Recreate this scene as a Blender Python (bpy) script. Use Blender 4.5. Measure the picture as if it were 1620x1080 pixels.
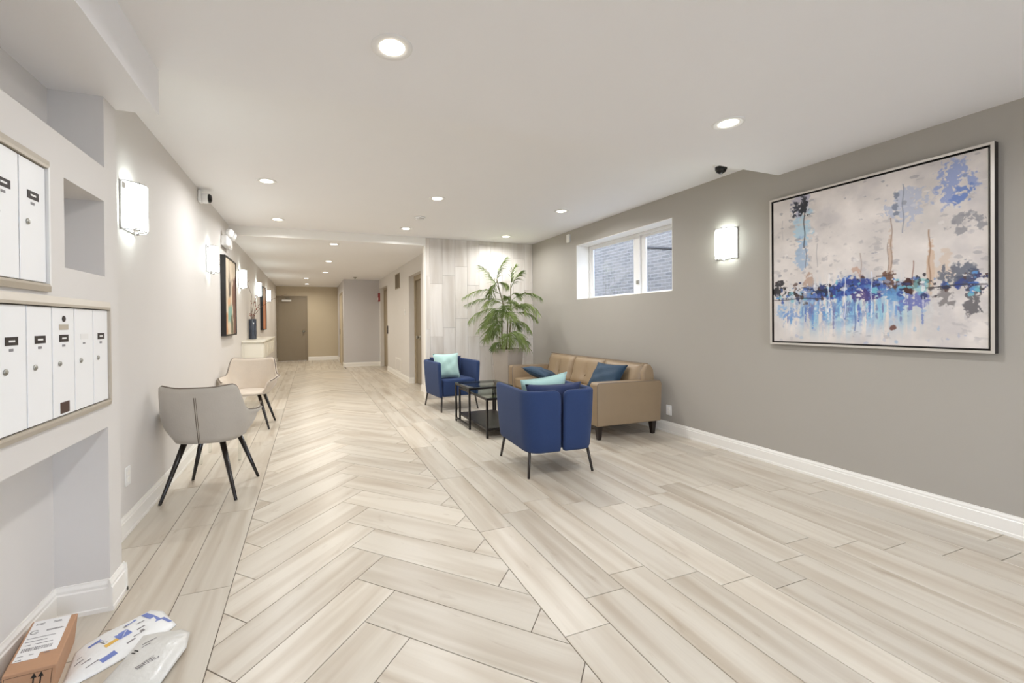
import bpy, bmesh, math, random
import numpy as np
from mathutils import Vector, Matrix

for o in list(bpy.data.objects): bpy.data.objects.remove(o)
scene = bpy.context.scene
COL = scene.collection
PI = math.pi

# ------------------------------------------------------------------ camera
CAM_H = 1.29
YAW, PITCH, ROLL = math.radians(20.336), math.radians(-0.352), math.radians(-0.536)
FPX, PCX, PCY = 666.66, 737.66, 513.42
F = Vector((math.sin(YAW)*math.cos(PITCH), math.cos(YAW)*math.cos(PITCH), math.sin(PITCH)))
R0 = Vector((math.cos(YAW), -math.sin(YAW), 0)); U0 = R0.cross(F)
R = math.cos(ROLL)*R0 + math.sin(ROLL)*U0
U = math.cos(ROLL)*U0 - math.sin(ROLL)*R0
cam_d = bpy.data.cameras.new('camera'); cam = bpy.data.objects.new('camera', cam_d); COL.objects.link(cam)
M3 = Matrix((R, U, -F)).transposed()
cam.matrix_world = Matrix.Translation((0, 0, CAM_H)) @ M3.to_4x4()
cam_d.sensor_width = 36; cam_d.lens = FPX/1620*36
cam_d.shift_x = (810-PCX)/1620; cam_d.shift_y = (PCY-540)/1620
cam_d.clip_start = 0.05; cam_d.clip_end = 100
scene.camera = cam

# ------------------------------------------------------------------ world, exposure
scene.view_settings.view_transform = 'Standard'
scene.view_settings.look = 'None'
scene.view_settings.gamma = 1
scene.view_settings.use_curve_mapping = False
scene.view_settings.exposure = 0.38
world = bpy.data.worlds.new('sky'); scene.world = world; world.use_nodes = True
bg = world.node_tree.nodes['Background']
bg.inputs[0].default_value = (0.78, 0.87, 1.0, 1); bg.inputs[1].default_value = 6.8
DOWN_W = 11.5      # watts of each downlight
SCONCE_E = 7.0    # emission of sconce glass

# ------------------------------------------------------------------ materials
MATS = {}
def new_mat(name):
    m = bpy.data.materials.new(name); m.use_nodes = True
    nt = m.node_tree; b = nt.nodes['Principled BSDF']
    MATS[name] = m
    return m, nt, b
def N(nt, typ, **kw):
    n = nt.nodes.new(typ)
    for k, v in kw.items():
        if k.startswith('i_'): n.inputs[k[2:].replace('_', ' ')].default_value = v
        else: setattr(n, k, v)
    return n
def L(nt, a, ai, b, bi): nt.links.new(a.outputs[ai], b.inputs[bi])
def srgb(r, g, b):
    f = lambda c: (c/255/12.92) if c/255 <= .04045 else ((c/255+.055)/1.055)**2.4
    return (f(r), f(g), f(b), 1)
def simple(name, col, rough=.5, metal=0., var=.0, scale=8., bump=0., bscale=60., spec=.5, stretch=None, coat=0, sheen=0):
    m, nt, b = new_mat(name)
    b.inputs['Roughness'].default_value = rough; b.inputs['Metallic'].default_value = metal
    b.inputs['Specular IOR Level'].default_value = spec
    b.inputs['Coat Weight'].default_value = coat
    b.inputs['Sheen Weight'].default_value = sheen
    tc = N(nt, 'ShaderNodeTexCoord'); mp = N(nt, 'ShaderNodeMapping')
    if stretch: mp.inputs['Scale'].default_value = stretch
    L(nt, tc, 'Object', mp, 'Vector')
    no = N(nt, 'ShaderNodeTexNoise'); no.inputs['Scale'].default_value = scale; no.inputs['Detail'].default_value = 4
    L(nt, mp, 'Vector', no, 'Vector')
    mx = N(nt, 'ShaderNodeMix', data_type='RGBA')
    c = np.array(col[:3])
    mx.inputs[6].default_value = (*np.clip(c*(1-var), 0, 1), 1); mx.inputs[7].default_value = (*np.clip(c*(1+var), 0, 1), 1)
    L(nt, no, 'Fac', mx, 0); L(nt, mx, 2, b, 'Base Color')
    if bump:
        n2 = N(nt, 'ShaderNodeTexNoise'); n2.inputs['Scale'].default_value = bscale; n2.inputs['Detail'].default_value = 3
        L(nt, mp, 'Vector', n2, 'Vector')
        bp = N(nt, 'ShaderNodeBump'); bp.inputs['Strength'].default_value = bump; bp.inputs['Distance'].default_value = .01
        L(nt, n2, 'Fac', bp, 'Height'); L(nt, bp, 'Normal', b, 'Normal')
    return m
def emit(name, col, strength):
    m, nt, b = new_mat(name)
    b.inputs['Base Color'].default_value = (.9, .9, .9, 1)
    b.inputs['Emission Color'].default_value = (*col, 1); b.inputs['Emission Strength'].default_value = strength
    return m

simple('wall_light', srgb(222, 217, 211), .6, var=.015, scale=3, bump=.03, bscale=180)
simple('wall_grey', srgb(176, 170, 160), .55, var=.02, scale=3, bump=.03, bscale=180)
simple('wall_bluegrey', srgb(205, 201, 199), .6, var=.015, scale=3)
simple('wall_tan_warmlit', srgb(200, 186, 160), .6, var=.02, scale=3)  # end wall tan: the corridor's warm lamplight put into the colour
simple('ceiling_white', srgb(246, 244, 243), .7, var=.01, scale=3)
simple('trim_white', srgb(246, 242, 234), .35, var=.012, scale=5)
simple('door_brown', srgb(140, 127, 106), .45, var=.03, scale=4)
simple('frame_tan', srgb(168, 153, 128), .45, var=.03, scale=4)
simple('grout', srgb(88, 76, 64), .9, var=.1, scale=40)
simple('mail_white', srgb(246, 245, 243), .4, var=.01, scale=4)
simple('mail_frame', srgb(196, 186, 170), .35, var=.04, scale=5, metal=.15)
simple('steel', srgb(170, 168, 160), .3, metal=.9, var=.06, scale=30)
simple('chrome', srgb(205, 205, 205), .12, metal=1., var=.03, scale=10)
simple('dark_slot', srgb(52, 44, 40), .5, var=.1, scale=30)
simple('black_metal', srgb(28, 22, 20), .35, metal=.3, var=.1, scale=20)
simple('leg_metal', srgb(72, 68, 66), .35, metal=.7, var=.08, scale=20)
simple('black_leg', srgb(20, 12, 12), .25, var=.1, scale=20, coat=.3)
simple('plastic_white', srgb(240, 238, 234), .35, var=.01, scale=5)
simple('plastic_black', srgb(14, 14, 16), .15, var=.1, scale=5)
simple('red_plastic', srgb(150, 30, 34), .4, var=.05, scale=10)
simple('navy_fabric', srgb(34, 56, 98), .85, var=.14, scale=160, bump=.25, bscale=500, sheen=.06)
simple('navy_cushion', srgb(34, 48, 86), .85, var=.14, scale=160, bump=.25, bscale=500, sheen=.06)
simple('mint_fabric', srgb(184, 218, 210), .75, var=.06, scale=30, bump=.15, bscale=60, sheen=.4)
simple('teal_fabric', srgb(12, 50, 74), .65, var=.12, scale=20, bump=.15, bscale=50, sheen=.1)
simple('leather_tan', srgb(152, 130, 102), .42, var=.06, scale=9, bump=.08, bscale=140)
simple('suede_grey', srgb(190, 182, 170), .9, var=.1, scale=7, bump=.12, bscale=90, sheen=.3)
simple('suede_beige', srgb(206, 192, 174), .9, var=.08, scale=7, bump=.12, bscale=90, sheen=.3)
simple('piping', srgb(120, 108, 96), .8, var=.05, scale=20)
simple('dark_wood', srgb(30, 18, 14), .35, var=.2, scale=12)
simple('shelf_dark', srgb(40, 32, 28), .4, var=.1, scale=12)
simple('planter_grey', srgb(174, 163, 150), .25, var=.06, scale=6, bump=.03, bscale=40)
simple('soil', srgb(52, 40, 30), .95, var=.3, scale=40, bump=.4, bscale=50)
simple('palm_stem', srgb(120, 112, 74), .7, var=.25, scale=25)
simple('cardboard', srgb(186, 144, 112), .8, var=.05, scale=25, bump=.05, bscale=80)
simple('paper', srgb(240, 238, 236), .6, var=.015, scale=20)
simple('ink', srgb(140, 136, 136), .7, var=.05, scale=20)
simple('ink_black', srgb(30, 26, 24), .7, var=.05, scale=20)
simple('bag_white', srgb(236, 236, 234), .35, var=.02, scale=12, bump=.35, bscale=18, coat=.2)
simple('bag_clear', srgb(214, 212, 206), .28, var=.03, scale=12, bump=.5, bscale=22, coat=.3)
simple('ink_blue', srgb(112, 128, 190), .5, var=.06, scale=30)
simple('ink_yellow', srgb(226, 182, 84), .5, var=.08, scale=30)
simple('silver_frame', srgb(214, 208, 200), .35, metal=.4, var=.04, scale=10)
simple('black_frame', srgb(26, 20, 18), .4, var=.08, scale=10)
simple('brown_frame', srgb(74, 52, 44), .45, var=.1, scale=10)
simple('console_white', srgb(236, 230, 214), .35, var=.015, scale=6)
simple('vase_glaze', srgb(58, 66, 80), .12, var=.5, scale=9, coat=.6)
simple('branch', srgb(104, 78, 62), .8, var=.2, scale=30)
simple('berry', srgb(158, 96, 84), .6, var=.2, scale=30)
simple('exterior_ground', srgb(110, 112, 116), .9, var=.1, scale=3)
emit('lamp_warm', (1.0, .9, .74), 9.0)
emit('lamp_cool', (.90, 1.0, .98), SCONCE_E)
emit('diode', (1, 1, 1), 2.0)

# wood-look tile: grain from the piece's own UV (metres), overall tone per piece
def plank_mat(name, light, dark, streak, rough, bv=5.5, fl=.93):
    m, nt, b = new_mat(name)
    uv = N(nt, 'ShaderNodeUVMap', uv_map='grain')
    at = N(nt, 'ShaderNodeAttribute', attribute_name='tone')
    def noise(sx, sy, scale, detail, dist=0.):
        mp = N(nt, 'ShaderNodeMapping'); mp.inputs['Scale'].default_value = (sx, sy, 1)
        L(nt, uv, 'UV', mp, 'Vector')
        n = N(nt, 'ShaderNodeTexNoise'); n.inputs['Scale'].default_value = scale
        n.inputs['Detail'].default_value = detail; n.inputs['Distortion'].default_value = dist
        L(nt, mp, 'Vector', n, 'Vector'); return n
    bands = noise(.35, bv, 2.4, 2, .35)
    r1 = N(nt, 'ShaderNodeValToRGB'); r1.color_ramp.elements[0].position = .42; r1.color_ramp.elements[1].position = .72
    L(nt, bands, 'Fac', r1, 'Fac')
    fine = noise(1.2, 42, 3, 3)
    knots = noise(1.6, 6, 2.0, 4, 1.2)
    r2 = N(nt, 'ShaderNodeValToRGB'); r2.color_ramp.elements[0].position = .62; r2.color_ramp.elements[1].position = .80
    L(nt, knots, 'Fac', r2, 'Fac')
    mx = N(nt, 'ShaderNodeMix', data_type='RGBA'); mx.inputs[6].default_value = light; mx.inputs[7].default_value = dark
    L(nt, r1, 'Color', mx, 0)
    m2 = N(nt, 'ShaderNodeMix', data_type='RGBA'); m2.inputs[7].default_value = streak
    k = N(nt, 'ShaderNodeMath', operation='MULTIPLY'); k.inputs[1].default_value = .45
    L(nt, r2, 'Color', k, 0); L(nt, k, 0, m2, 0); L(nt, mx, 2, m2, 6)
    mr = N(nt, 'ShaderNodeMapRange'); mr.inputs['To Min'].default_value = fl; mr.inputs['To Max'].default_value = 1.05
    L(nt, fine, 'Fac', mr, 'Value')
    mt = N(nt, 'ShaderNodeMath', operation='MULTIPLY'); L(nt, mr, 0, mt, 0); L(nt, at, 'Fac', mt, 1)
    hs = N(nt, 'ShaderNodeHueSaturation'); L(nt, mt, 0, hs, 'Value'); L(nt, m2, 2, hs, 'Color')
    L(nt, hs, 'Color', b, 'Base Color')
    b.inputs['Roughness'].default_value = rough
    bp = N(nt, 'ShaderNodeBump'); bp.inputs['Strength'].default_value = .06; bp.inputs['Distance'].default_value = .004
    L(nt, fine, 'Fac', bp, 'Height'); L(nt, bp, 'Normal', b, 'Normal')
plank_mat('plank_floor', srgb(206, 197, 182), srgb(181, 167, 148), srgb(144, 120, 94), .33, 4.2, .965)
plank_mat('plank_wall', srgb(226, 219, 210), srgb(208, 198, 186), srgb(196, 184, 170), .5, 3.0, .97)

def vcol_mat(name, rough):
    m, nt, b = new_mat(name)
    at = N(nt, 'ShaderNodeAttribute', attribute_name='paint'); L(nt, at, 'Color', b, 'Base Color')
    b.inputs['Roughness'].default_value = rough
    tc = N(nt, 'ShaderNodeTexCoord')
    n = N(nt, 'ShaderNodeTexNoise'); n.inputs['Scale'].default_value = 160
    L(nt, tc, 'Object', n, 'Vector')
    bp = N(nt, 'ShaderNodeBump'); bp.inputs['Strength'].default_value = .1; bp.inputs['Distance'].default_value = .003
    L(nt, n, 'Fac', bp, 'Height'); L(nt, bp, 'Normal', b, 'Normal')
vcol_mat('canvas', .5)

# palm leaf, green to yellow-green varying by frond and noise
m, nt, b = new_mat('palm_leaf')
oi = N(nt, 'ShaderNodeObjectInfo'); rp = N(nt, 'ShaderNodeValToRGB')
rp.color_ramp.elements[0].color = srgb(74, 100, 48); rp.color_ramp.elements[1].color = srgb(176, 190, 116)
tc = N(nt, 'ShaderNodeTexCoord'); no = N(nt, 'ShaderNodeTexNoise'); no.inputs['Scale'].default_value = 7
L(nt, tc, 'Object', no, 'Vector')
ad = N(nt, 'ShaderNodeMath', operation='ADD'); ad.inputs[1].default_value = 0
mu = N(nt, 'ShaderNodeMath', operation='MULTIPLY'); mu.inputs[1].default_value = .45
L(nt, oi, 'Random', mu, 0); L(nt, mu, 0, ad, 0); L(nt, no, 'Fac', ad, 1)
sb = N(nt, 'ShaderNodeMath', operation='SUBTRACT'); sb.inputs[1].default_value = .2; L(nt, ad, 0, sb, 0)
L(nt, sb, 0, rp, 'Fac'); L(nt, rp, 'Color', b, 'Base Color')
b.inputs['Roughness'].default_value = .45

def glass_mat(name, tint, refl_rough=.02):
    m, nt, b = new_mat(name)
    out = nt.nodes['Material Output']; nt.nodes.remove(b)
    tr = N(nt, 'ShaderNodeBsdfTransparent'); tr.inputs[0].default_value = (*tint, 1)
    gl = N(nt, 'ShaderNodeBsdfGlossy'); gl.inputs['Roughness'].default_value = refl_rough
    lw = N(nt, 'ShaderNodeLayerWeight'); pw_ = N(nt, 'ShaderNodeMath', operation='POWER'); pw_.inputs[1].default_value = 4.0; L(nt, lw, 'Facing', pw_, 0)
    fr = N(nt, 'ShaderNodeMath', operation='MULTIPLY_ADD'); fr.inputs[1].default_value = .5; fr.inputs[2].default_value = .04; L(nt, pw_, 0, fr, 0)
    mx = N(nt, 'ShaderNodeMixShader'); L(nt, fr, 0, mx, 0); L(nt, tr, 0, mx, 1); L(nt, gl, 0, mx, 2); L(nt, mx, 0, out, 0)
glass_mat('window_glass', (.92, .95, 1.0))
glass_mat('table_glass', (.86, .92, .90))
glass_mat('acrylic', (.95, .96, .95))

# far brick wall of the neighbouring building
m, nt, b = new_mat('far_brick')
tc = N(nt, 'ShaderNodeTexCoord'); mp = N(nt, 'ShaderNodeMapping'); mp.inputs['Rotation'].default_value = (0, PI/2, PI/2)
sx = N(nt, 'ShaderNodeSeparateXYZ'); cx_ = N(nt, 'ShaderNodeCombineXYZ')
L(nt, tc, 'Object', sx, 0); L(nt, sx, 'Y', cx_, 'X'); L(nt, sx, 'Z', cx_, 'Y')
br = N(nt, 'ShaderNodeTexBrick'); br.inputs['Scale'].default_value = 1
br.inputs['Brick Width'].default_value = .21; br.inputs['Row Height'].default_value = .075; br.inputs['Mortar Size'].default_value = .008
br.inputs['Color1'].default_value = srgb(84, 80, 76); br.inputs['Color2'].default_value = srgb(104, 97, 90); br.inputs['Mortar'].default_value = srgb(118, 113, 107)
L(nt, cx_, 0, br, 'Vector'); L(nt, br, 'Color', b, 'Base Color'); b.inputs['Roughness'].default_value = .9

# ------------------------------------------------------------------ mesh helpers
class MB:
    def __init__(s): s.v = []; s.f = []
    def add(s, vs, fs):
        o = len(s.v); s.v += [tuple(p) for p in vs]; s.f += [tuple(i+o for i in f) for f in fs]; return s
    def box(s, x0, x1, y0, y1, z0, z1):
        return s.add([(x0,y0,z0),(x1,y0,z0),(x1,y1,z0),(x0,y1,z0),(x0,y0,z1),(x1,y0,z1),(x1,y1,z1),(x0,y1,z1)],
                     [(0,3,2,1),(4,5,6,7),(0,1,5,4),(1,2,6,5),(2,3,7,6),(3,0,4,7)])
    def rot_box(s, c, size, rz, rx=0., ry=0.):
        M = Matrix.Rotation(rz, 3, 'Z') @ Matrix.Rotation(ry, 3, 'Y') @ Matrix.Rotation(rx, 3, 'X')
        o = len(s.v); s.box(-size[0]/2, size[0]/2, -size[1]/2, size[1]/2, -size[2]/2, size[2]/2)
        for i in range(o, len(s.v)): s.v[i] = tuple(M @ Vector(s.v[i]) + Vector(c))
        return s
    def tube(s, pts, rad, n=10, cap=True):
        pts = [Vector(p) for p in pts]
        if not isinstance(rad, (list, tuple)): rad = [rad]*len(pts)
        rings = []; prev = None
        for i, p in enumerate(pts):
            t = (pts[min(i+1, len(pts)-1)] - pts[max(i-1, 0)]).normalized()
            if prev is None: a = t.orthogonal().normalized()
            else: a = (prev - t*prev.dot(t)).normalized()
            prev = a; b_ = t.cross(a)
            rings.append([p + rad[i]*(math.cos(2*PI*k/n)*a + math.sin(2*PI*k/n)*b_) for k in range(n)])
        vs = [q for r in rings for q in r]; fs = []
        for i in range(len(pts)-1):
            for k in range(n): fs.append((i*n+k, i*n+(k+1)%n, (i+1)*n+(k+1)%n, (i+1)*n+k))
        if cap: fs += [tuple(range(n-1, -1, -1)), tuple((len(pts)-1)*n+k for k in range(n))]
        return s.add(vs, fs)
    def lathe(s, prof, c, n=24, axis='Z', cap=True):
        vs = []; fs = []; m_ = len(prof)
        for r, z in prof:
            for k in range(n):
                a = 2*PI*k/n; x, y = r*math.cos(a), r*math.sin(a)
                vs.append({'Z': (c[0]+x, c[1]+y, c[2]+z), 'X': (c[0]+z, c[1]+x, c[2]+y), 'Y': (c[0]+y, c[1]+z, c[2]+x)}[axis])
        for i in range(m_-1):
            for k in range(n): fs.append((i*n+k, i*n+(k+1)%n, (i+1)*n+(k+1)%n, (i+1)*n+k))
        if cap: fs += [tuple(range(n-1, -1, -1)), tuple((m_-1)*n+k for k in range(n))]
        return s.add(vs, fs)
    def prism(s, poly, z0, z1, axis='Z'):
        n = len(poly); P = lambda a, b, c: {'Z': (a, b, c), 'Y': (a, c, b), 'X': (c, a, b)}[axis]
        vs = [P(a, b, z0) for a, b in poly] + [P(a, b, z1) for a, b in poly]
        fs = [tuple(range(n-1, -1, -1)), tuple(range(n, 2*n))] + [(i, (i+1)%n, n+(i+1)%n, n+i) for i in range(n)]
        return s.add(vs, fs)
    def grid(s, pts, cu=False, cv=False):
        nu, nv = len(pts), len(pts[0]); vs = [p for r in pts for p in r]; fs = []
        for i in range(nu if cu else nu-1):
            for j in range(nv if cv else nv-1):
                fs.append((i*nv+j, ((i+1)%nu)*nv+j, ((i+1)%nu)*nv+(j+1)%nv, i*nv+(j+1)%nv))
        return s.add(vs, fs)
    def build(s, name, mat, parent=None, smooth=False, bevel=0., seg=2, subsurf=0, solid=0., fix=True):
        me = bpy.data.meshes.new(name); me.from_pydata(s.v, [], s.f)
        if fix:
            bm = bmesh.new(); bm.from_mesh(me); bmesh.ops.recalc_face_normals(bm, faces=bm.faces); bm.to_mesh(me); bm.free()
        if mat: me.materials.append(MATS[mat])
        if smooth: me.shade_smooth()
        o = bpy.data.objects.new(name, me); COL.objects.link(o)
        if parent: o.parent = parent
        if solid: md = o.modifiers.new('solid', 'SOLIDIFY'); md.thickness = solid; md.offset = 0
        if bevel:
            md = o.modifiers.new('bevel', 'BEVEL'); md.width = bevel; md.segments = seg; md.limit_method = 'ANGLE'; md.angle_limit = .6
            if seg > 2: me.shade_smooth(); 
        if subsurf: md = o.modifiers.new('sub', 'SUBSURF'); md.levels = subsurf; md.render_levels = subsurf
        return o
def tag(o, label=None, cat=None, group=None, kind=None):
    if label: o['label'] = label
    if cat: o['category'] = cat
    if group: o['group'] = group
    if kind: o['kind'] = kind
    return o
def thing(name, label, cat, loc=(0, 0, 0), rz=0., group=None, kind=None):
    o = bpy.data.objects.new(name, None); COL.objects.link(o)
    o.empty_display_size = .1; o.location = loc; o.rotation_euler = (0, 0, rz)
    return tag(o, label, cat, group, kind)
def copy_tree(o, parent=None):
    c = o.copy(); COL.objects.link(c); c.parent = parent
    for ch in list(o.children): copy_tree(ch, c)
    return c
def struct(name, mb, mat, **kw): return tag(mb.build(name, mat, **kw), kind='structure')

# ------------------------------------------------------------------ room dimensions
XL, XR = -1.08, 3.86           # left and right wall
XM = -0.866                    # face of the mailbox build-out
YM = 2.487                     # where the build-out ends
YB = -2.6                      # wall behind the photographer
ZC, ZN, ZS, ZH = 2.71, 2.55, 2.325, 2.58   # ceiling, lowered near ceiling, soffit, corridor ceiling
YF = 6.87                      # tiled feature wall
XH = 1.97                      # corridor right wall
YG, YE = 12.86, 15.77          # corridor step-in and end wall
XG = 0.93

# ------------------------------------------------------------------ structure
struct('wall_left', MB().box(XL-.2, XL, YM, YE+.2, 0, 2.9), 'wall_light')
# mailbox build-out with three recesses
b = MB()
ND = XL+.015                    # back of the recesses
b.box(XL-.2, ND, YB, YM, 0, 2.9)
b.box(ND, XM, 2.36, YM, 0, ZS)                    # end pier
b.box(ND, XM, YB, 2.36, .83, 1.51)                # band behind lower mailboxes
b.box(ND, XM, YB, 2.02, 1.51, 1.85)               # left of the small recess
b.box(ND, XM, 2.352, 2.36, 1.51, 1.85)
b.box(ND, XM, YB, 2.36, 1.85, 2.004)
struct('wall_mailbox', b, 'wall_light')
WY0, WY1, WZ0, WZ1 = 3.67, 5.5, 1.622, 2.452
b = MB()
b.box(XR, XR+.3, YB, WY0, 0, 2.9).box(XR, XR+.3, WY1, YF+.3, 0, 2.9).box(XR, XR+.3, WY0, WY1, 0, WZ0).box(XR, XR+.3, WY0, WY1, WZ1, 2.9)
struct('wall_right', b, 'wall_grey')
wf = struct('wall_feature', MB().box(1.83, XR, YF+.012, YF+.14, 0, ZC), 'grout')
D2 = (7.77, 8.80, 2.27); D3 = (11.47, 12.67, 2.31)
b = MB()
b.box(XH, XH+.3, YF+.14, D2[0], 0, ZC).box(XH, XH+.3, D2[1], D3[0], 0, ZC).box(XH, XH+.3, D3[1], YG, 0, ZC)
b.box(XH, XH+.3, D2[0], D2[1], D2[2], ZC).box(XH, XH+.3, D3[0], D3[1], D3[2], ZC)
b.box(XH+.2, XH+.3, D2[0], D2[1], 0, D2[2]).box(XH+.2, XH+.3, D3[0], D3[1], 0, D3[2])
struct('wall_hall', b, 'wall_light')
struct('wall_step', MB().box(XG, XH+.3, YG, YE, 0, ZC), 'wall_bluegrey')
struct('wall_end', MB().box(XL, XG, YE, YE+.2, 0, ZC), 'wall_tan_warmlit')
EX0, EX1, EZ = .9, 3.3, 2.3      # added glazed entrance, unseen behind the photographer, lets in daylight from there
struct('wall_near', MB().box(XL, EX0, YB-.2, YB, 0, 2.9).box(EX1, XR, YB-.2, YB, 0, 2.9).box(EX0, EX1, YB-.2, YB, EZ, 2.9), 'wall_light')
d = thing('added_entrance', None, None, ((EX0+EX1)/2, YB-.1, 0), kind='structure')
hw = (EX1-EX0)/2
for x0, x1 in ((-hw, 0), (0, hw)):
    s_ = MB().box(x0, x0+.07, -.03, .03, 0, EZ).box(x1-.07, x1, -.03, .03, 0, EZ).box(x0+.07, x1-.07, -.03, .03, 0, .2).box(x0+.07, x1-.07, -.03, .03, EZ-.1, EZ).build('door_leaf', 'steel', d)
    MB().box(x0+.07, x1-.07, -.004, .004, .2, EZ-.1).build('pane', 'window_glass', s_)
struct('ground', MB().box(-6, 10, -12, YB-.2, -.2, -.02), 'exterior_ground')
struct('ceiling', MB().box(XL, XR, 2.515, YF+.14, ZC, ZC+.19), 'ceiling_white')
struct('ceiling', MB().box(-.69, XR, YB, 2.515, ZN, ZC+.19), 'ceiling_white')
struct('ceiling', MB().box(ND, -.69, YB, YM, ZS, ZC+.19).box(XL, -.69, YM, 2.515, ZC, ZC+.19), 'ceiling_white')
struct('ceiling', MB().box(XL, XH+.3, YF+.01, YE, ZH, ZC).box(XL, XH+.3, YF+.14, YE+.2, ZC, ZC+.19), 'ceiling_white')
struct('trim_1', MB().box(XL, 1.83, YF-.012, YF+.01, ZH-.004, ZC-.012).box(XL, 1.83, YF-.02, YF+.01, ZC-.012, ZC), 'trim_white')
struct('trim_2', MB().box(1.815, 1.83, YF-.004, YF+.14, 0, ZC), 'trim_white')

def baseboard(name, p0, p1, nrm, h=.125, t=.018):
    """moulded board from p0 to p1 standing off the wall along nrm"""
    prof = [(0, 0), (t, 0), (t, .018), (t-.003, .022), (t-.003, h*.74), (t-.007, h*.78), (t-.007, h*.86), (t-.012, h*.95), (t-.013, h), (0, h)]
    p0 = Vector((*p0, 0)); p1 = Vector((*p1, 0)); n = Vector((*nrm, 0))
    vs = [p0 + n*a + Vector((0, 0, z)) for a, z in prof] + [p1 + n*a + Vector((0, 0, z)) for a, z in prof]
    k = len(prof)
    fs = [tuple(range(k)), tuple(range(2*k-1, k-1, -1))] + [(i, (i+1) % k, k+(i+1) % k, k+i) for i in range(k)]
    return struct(name, MB().add(vs, fs), 'trim_white')
baseboard('baseboard_right', (XR, YB), (XR, YF), (-1, 0))
baseboard('baseboard_left', (XL, YM), (XL, YE), (1, 0))
baseboard('baseboard_pier', (XM, 2.3412), (XM, YM+.018), (1, 0), h=.14)
baseboard('baseboard_pier', (XM+.018, YM), (XL, YM), (0, 1), h=.14)
baseboard('baseboard_recess', (ND, 2.36), (XM, 2.36), (0, -1), h=.14)
baseboard('baseboard_recess', (ND, YB), (ND, 2.36), (1, 0), h=.14)
baseboard('baseboard_hall', (XH, 7.01), (XH, D2[0]), (-1, 0))
baseboard('baseboard_hall', (XH, D2[1]), (XH, D3[0]), (-1, 0))
baseboard('baseboard_hall', (XH, D2[1]), (XH+.1, D2[1]), (0, -1))
baseboard('baseboard_hall', (XH, D3[1]), (XH, YG), (-1, 0))
baseboard('baseboard_step', (XG-.018, YG), (XH, YG), (0, -1))
baseboard('baseboard_step', (XG, YG-.018), (XG, 13.2), (-1, 0))
baseboard('baseboard_step', (XG, 14.45), (XG, YE), (-1, 0))
baseboard('baseboard_end', (-.07, YE), (XG, YE), (0, -1))

# ------------------------------------------------------------------ floor of wood-look planks
rng = random.Random(4)
floor = struct('floor', MB().box(XL-.02, XR+.02, YB, YE, -.08, -.004), 'grout')
def clip(poly, axis, val, keep_less):
    out = []
    for i in range(len(poly)):
        a, b_ = poly[i], poly[(i+1) % len(poly)]
        ia = (a[axis] <= val) == keep_less; ib = (b_[axis] <= val) == keep_less
        if ia: out.append(a)
        if ia != ib:
            t = (val-a[axis])/(b_[axis]-a[axis]); out.append((a[0]+t*(b_[0]-a[0]), a[1]+t*(b_[1]-a[1])))
    return out
def inset(poly, d):
    n = len(poly); out = []
    A = sum(poly[i][0]*poly[(i+1) % n][1]-poly[(i+1) % n][0]*poly[i][1] for i in range(n))
    if A < 0: poly = poly[::-1]
    for i in range(n):
        p0, p1, p2 = (Vector(poly[i-1]), Vector(poly[i]), Vector(poly[(i+1) % n]))
        e1 = (p1-p0).normalized(); e2 = (p2-p1).normalized()
        n1 = Vector((-e1.y, e1.x)); n2 = Vector((-e2.y, e2.x))
        k = 1+n1.dot(n2)
        q = p1+(n1+n2)*(d/max(k, .2)); out.append((q.x, q.y))
    return out
def area(poly):
    return abs(sum(poly[i][0]*poly[(i+1) % len(poly)][1]-poly[(i+1) % len(poly)][0]*poly[i][1] for i in range(len(poly))))/2
pieces = []      # (polygon, direction)
def add_piece(poly, d, bounds):
    x0, x1, y0, y1 = bounds
    for ax, v, kl in ((0, x0, False), (0, x1, True), (1, y0, False), (1, y1, True)):
        if len(poly) < 3: return
        poly = clip(poly, ax, v, kl)
    q = []
    for p in poly:
        if not q or (abs(p[0]-q[-1][0])+abs(p[1]-q[-1][1])) > 2e-3: q.append(p)
    if len(q) > 2 and (abs(q[0][0]-q[-1][0])+abs(q[0][1]-q[-1][1])) < 2e-3: q.pop()
    if len(q) < 3 or area(q) < 8e-4: return
    q = inset(q, .0016)
    pieces.append((q, d))
PL = .922
HX0, HX1, HYE = -.378, .963, 12.45
def rows(xs, offs, y0, y1, bound):
    for k in range(len(xs)-1):
        j = offs[k % len(offs)]; j -= math.ceil((j-y0)/PL)*PL
        while j < y1:
            add_piece([(xs[k], j), (xs[k+1], j), (xs[k+1], j+PL), (xs[k], j+PL)], (0, 1), bound); j += PL
rx = [HX1+.2235*k for k in range(13)]+[XR]
ro = [1.472, 1.641, 1.752, 1.614, 1.486, 1.373, 1.519, 1.628, 1.503, 1.390, 1.242, 1.105, 1.233]
rows(rx, ro, YB, YF+.1, (HX1, XR, YB, YF-.0))
rows([HX1, rx[1], rx[2], rx[3], rx[4], XH+.2], [1.472+.15, 1.641+.3, 1.752, 1.614+.2, 1.3], YF, YG, (HX1, XH+.2, YF, YG))
lx = [XL, -.838, -.603, HX0]; lo = [2.966, 3.121, 2.353]
rows(lx, lo, YB, YE, (XL, HX0, YB, YE))
rows([HX0+.2236*k for k in range(6)]+[HX1], [.3, .75, .1, .55, .9, .4], HYE, YE, (HX0, XG, HYE, YE))
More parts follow.
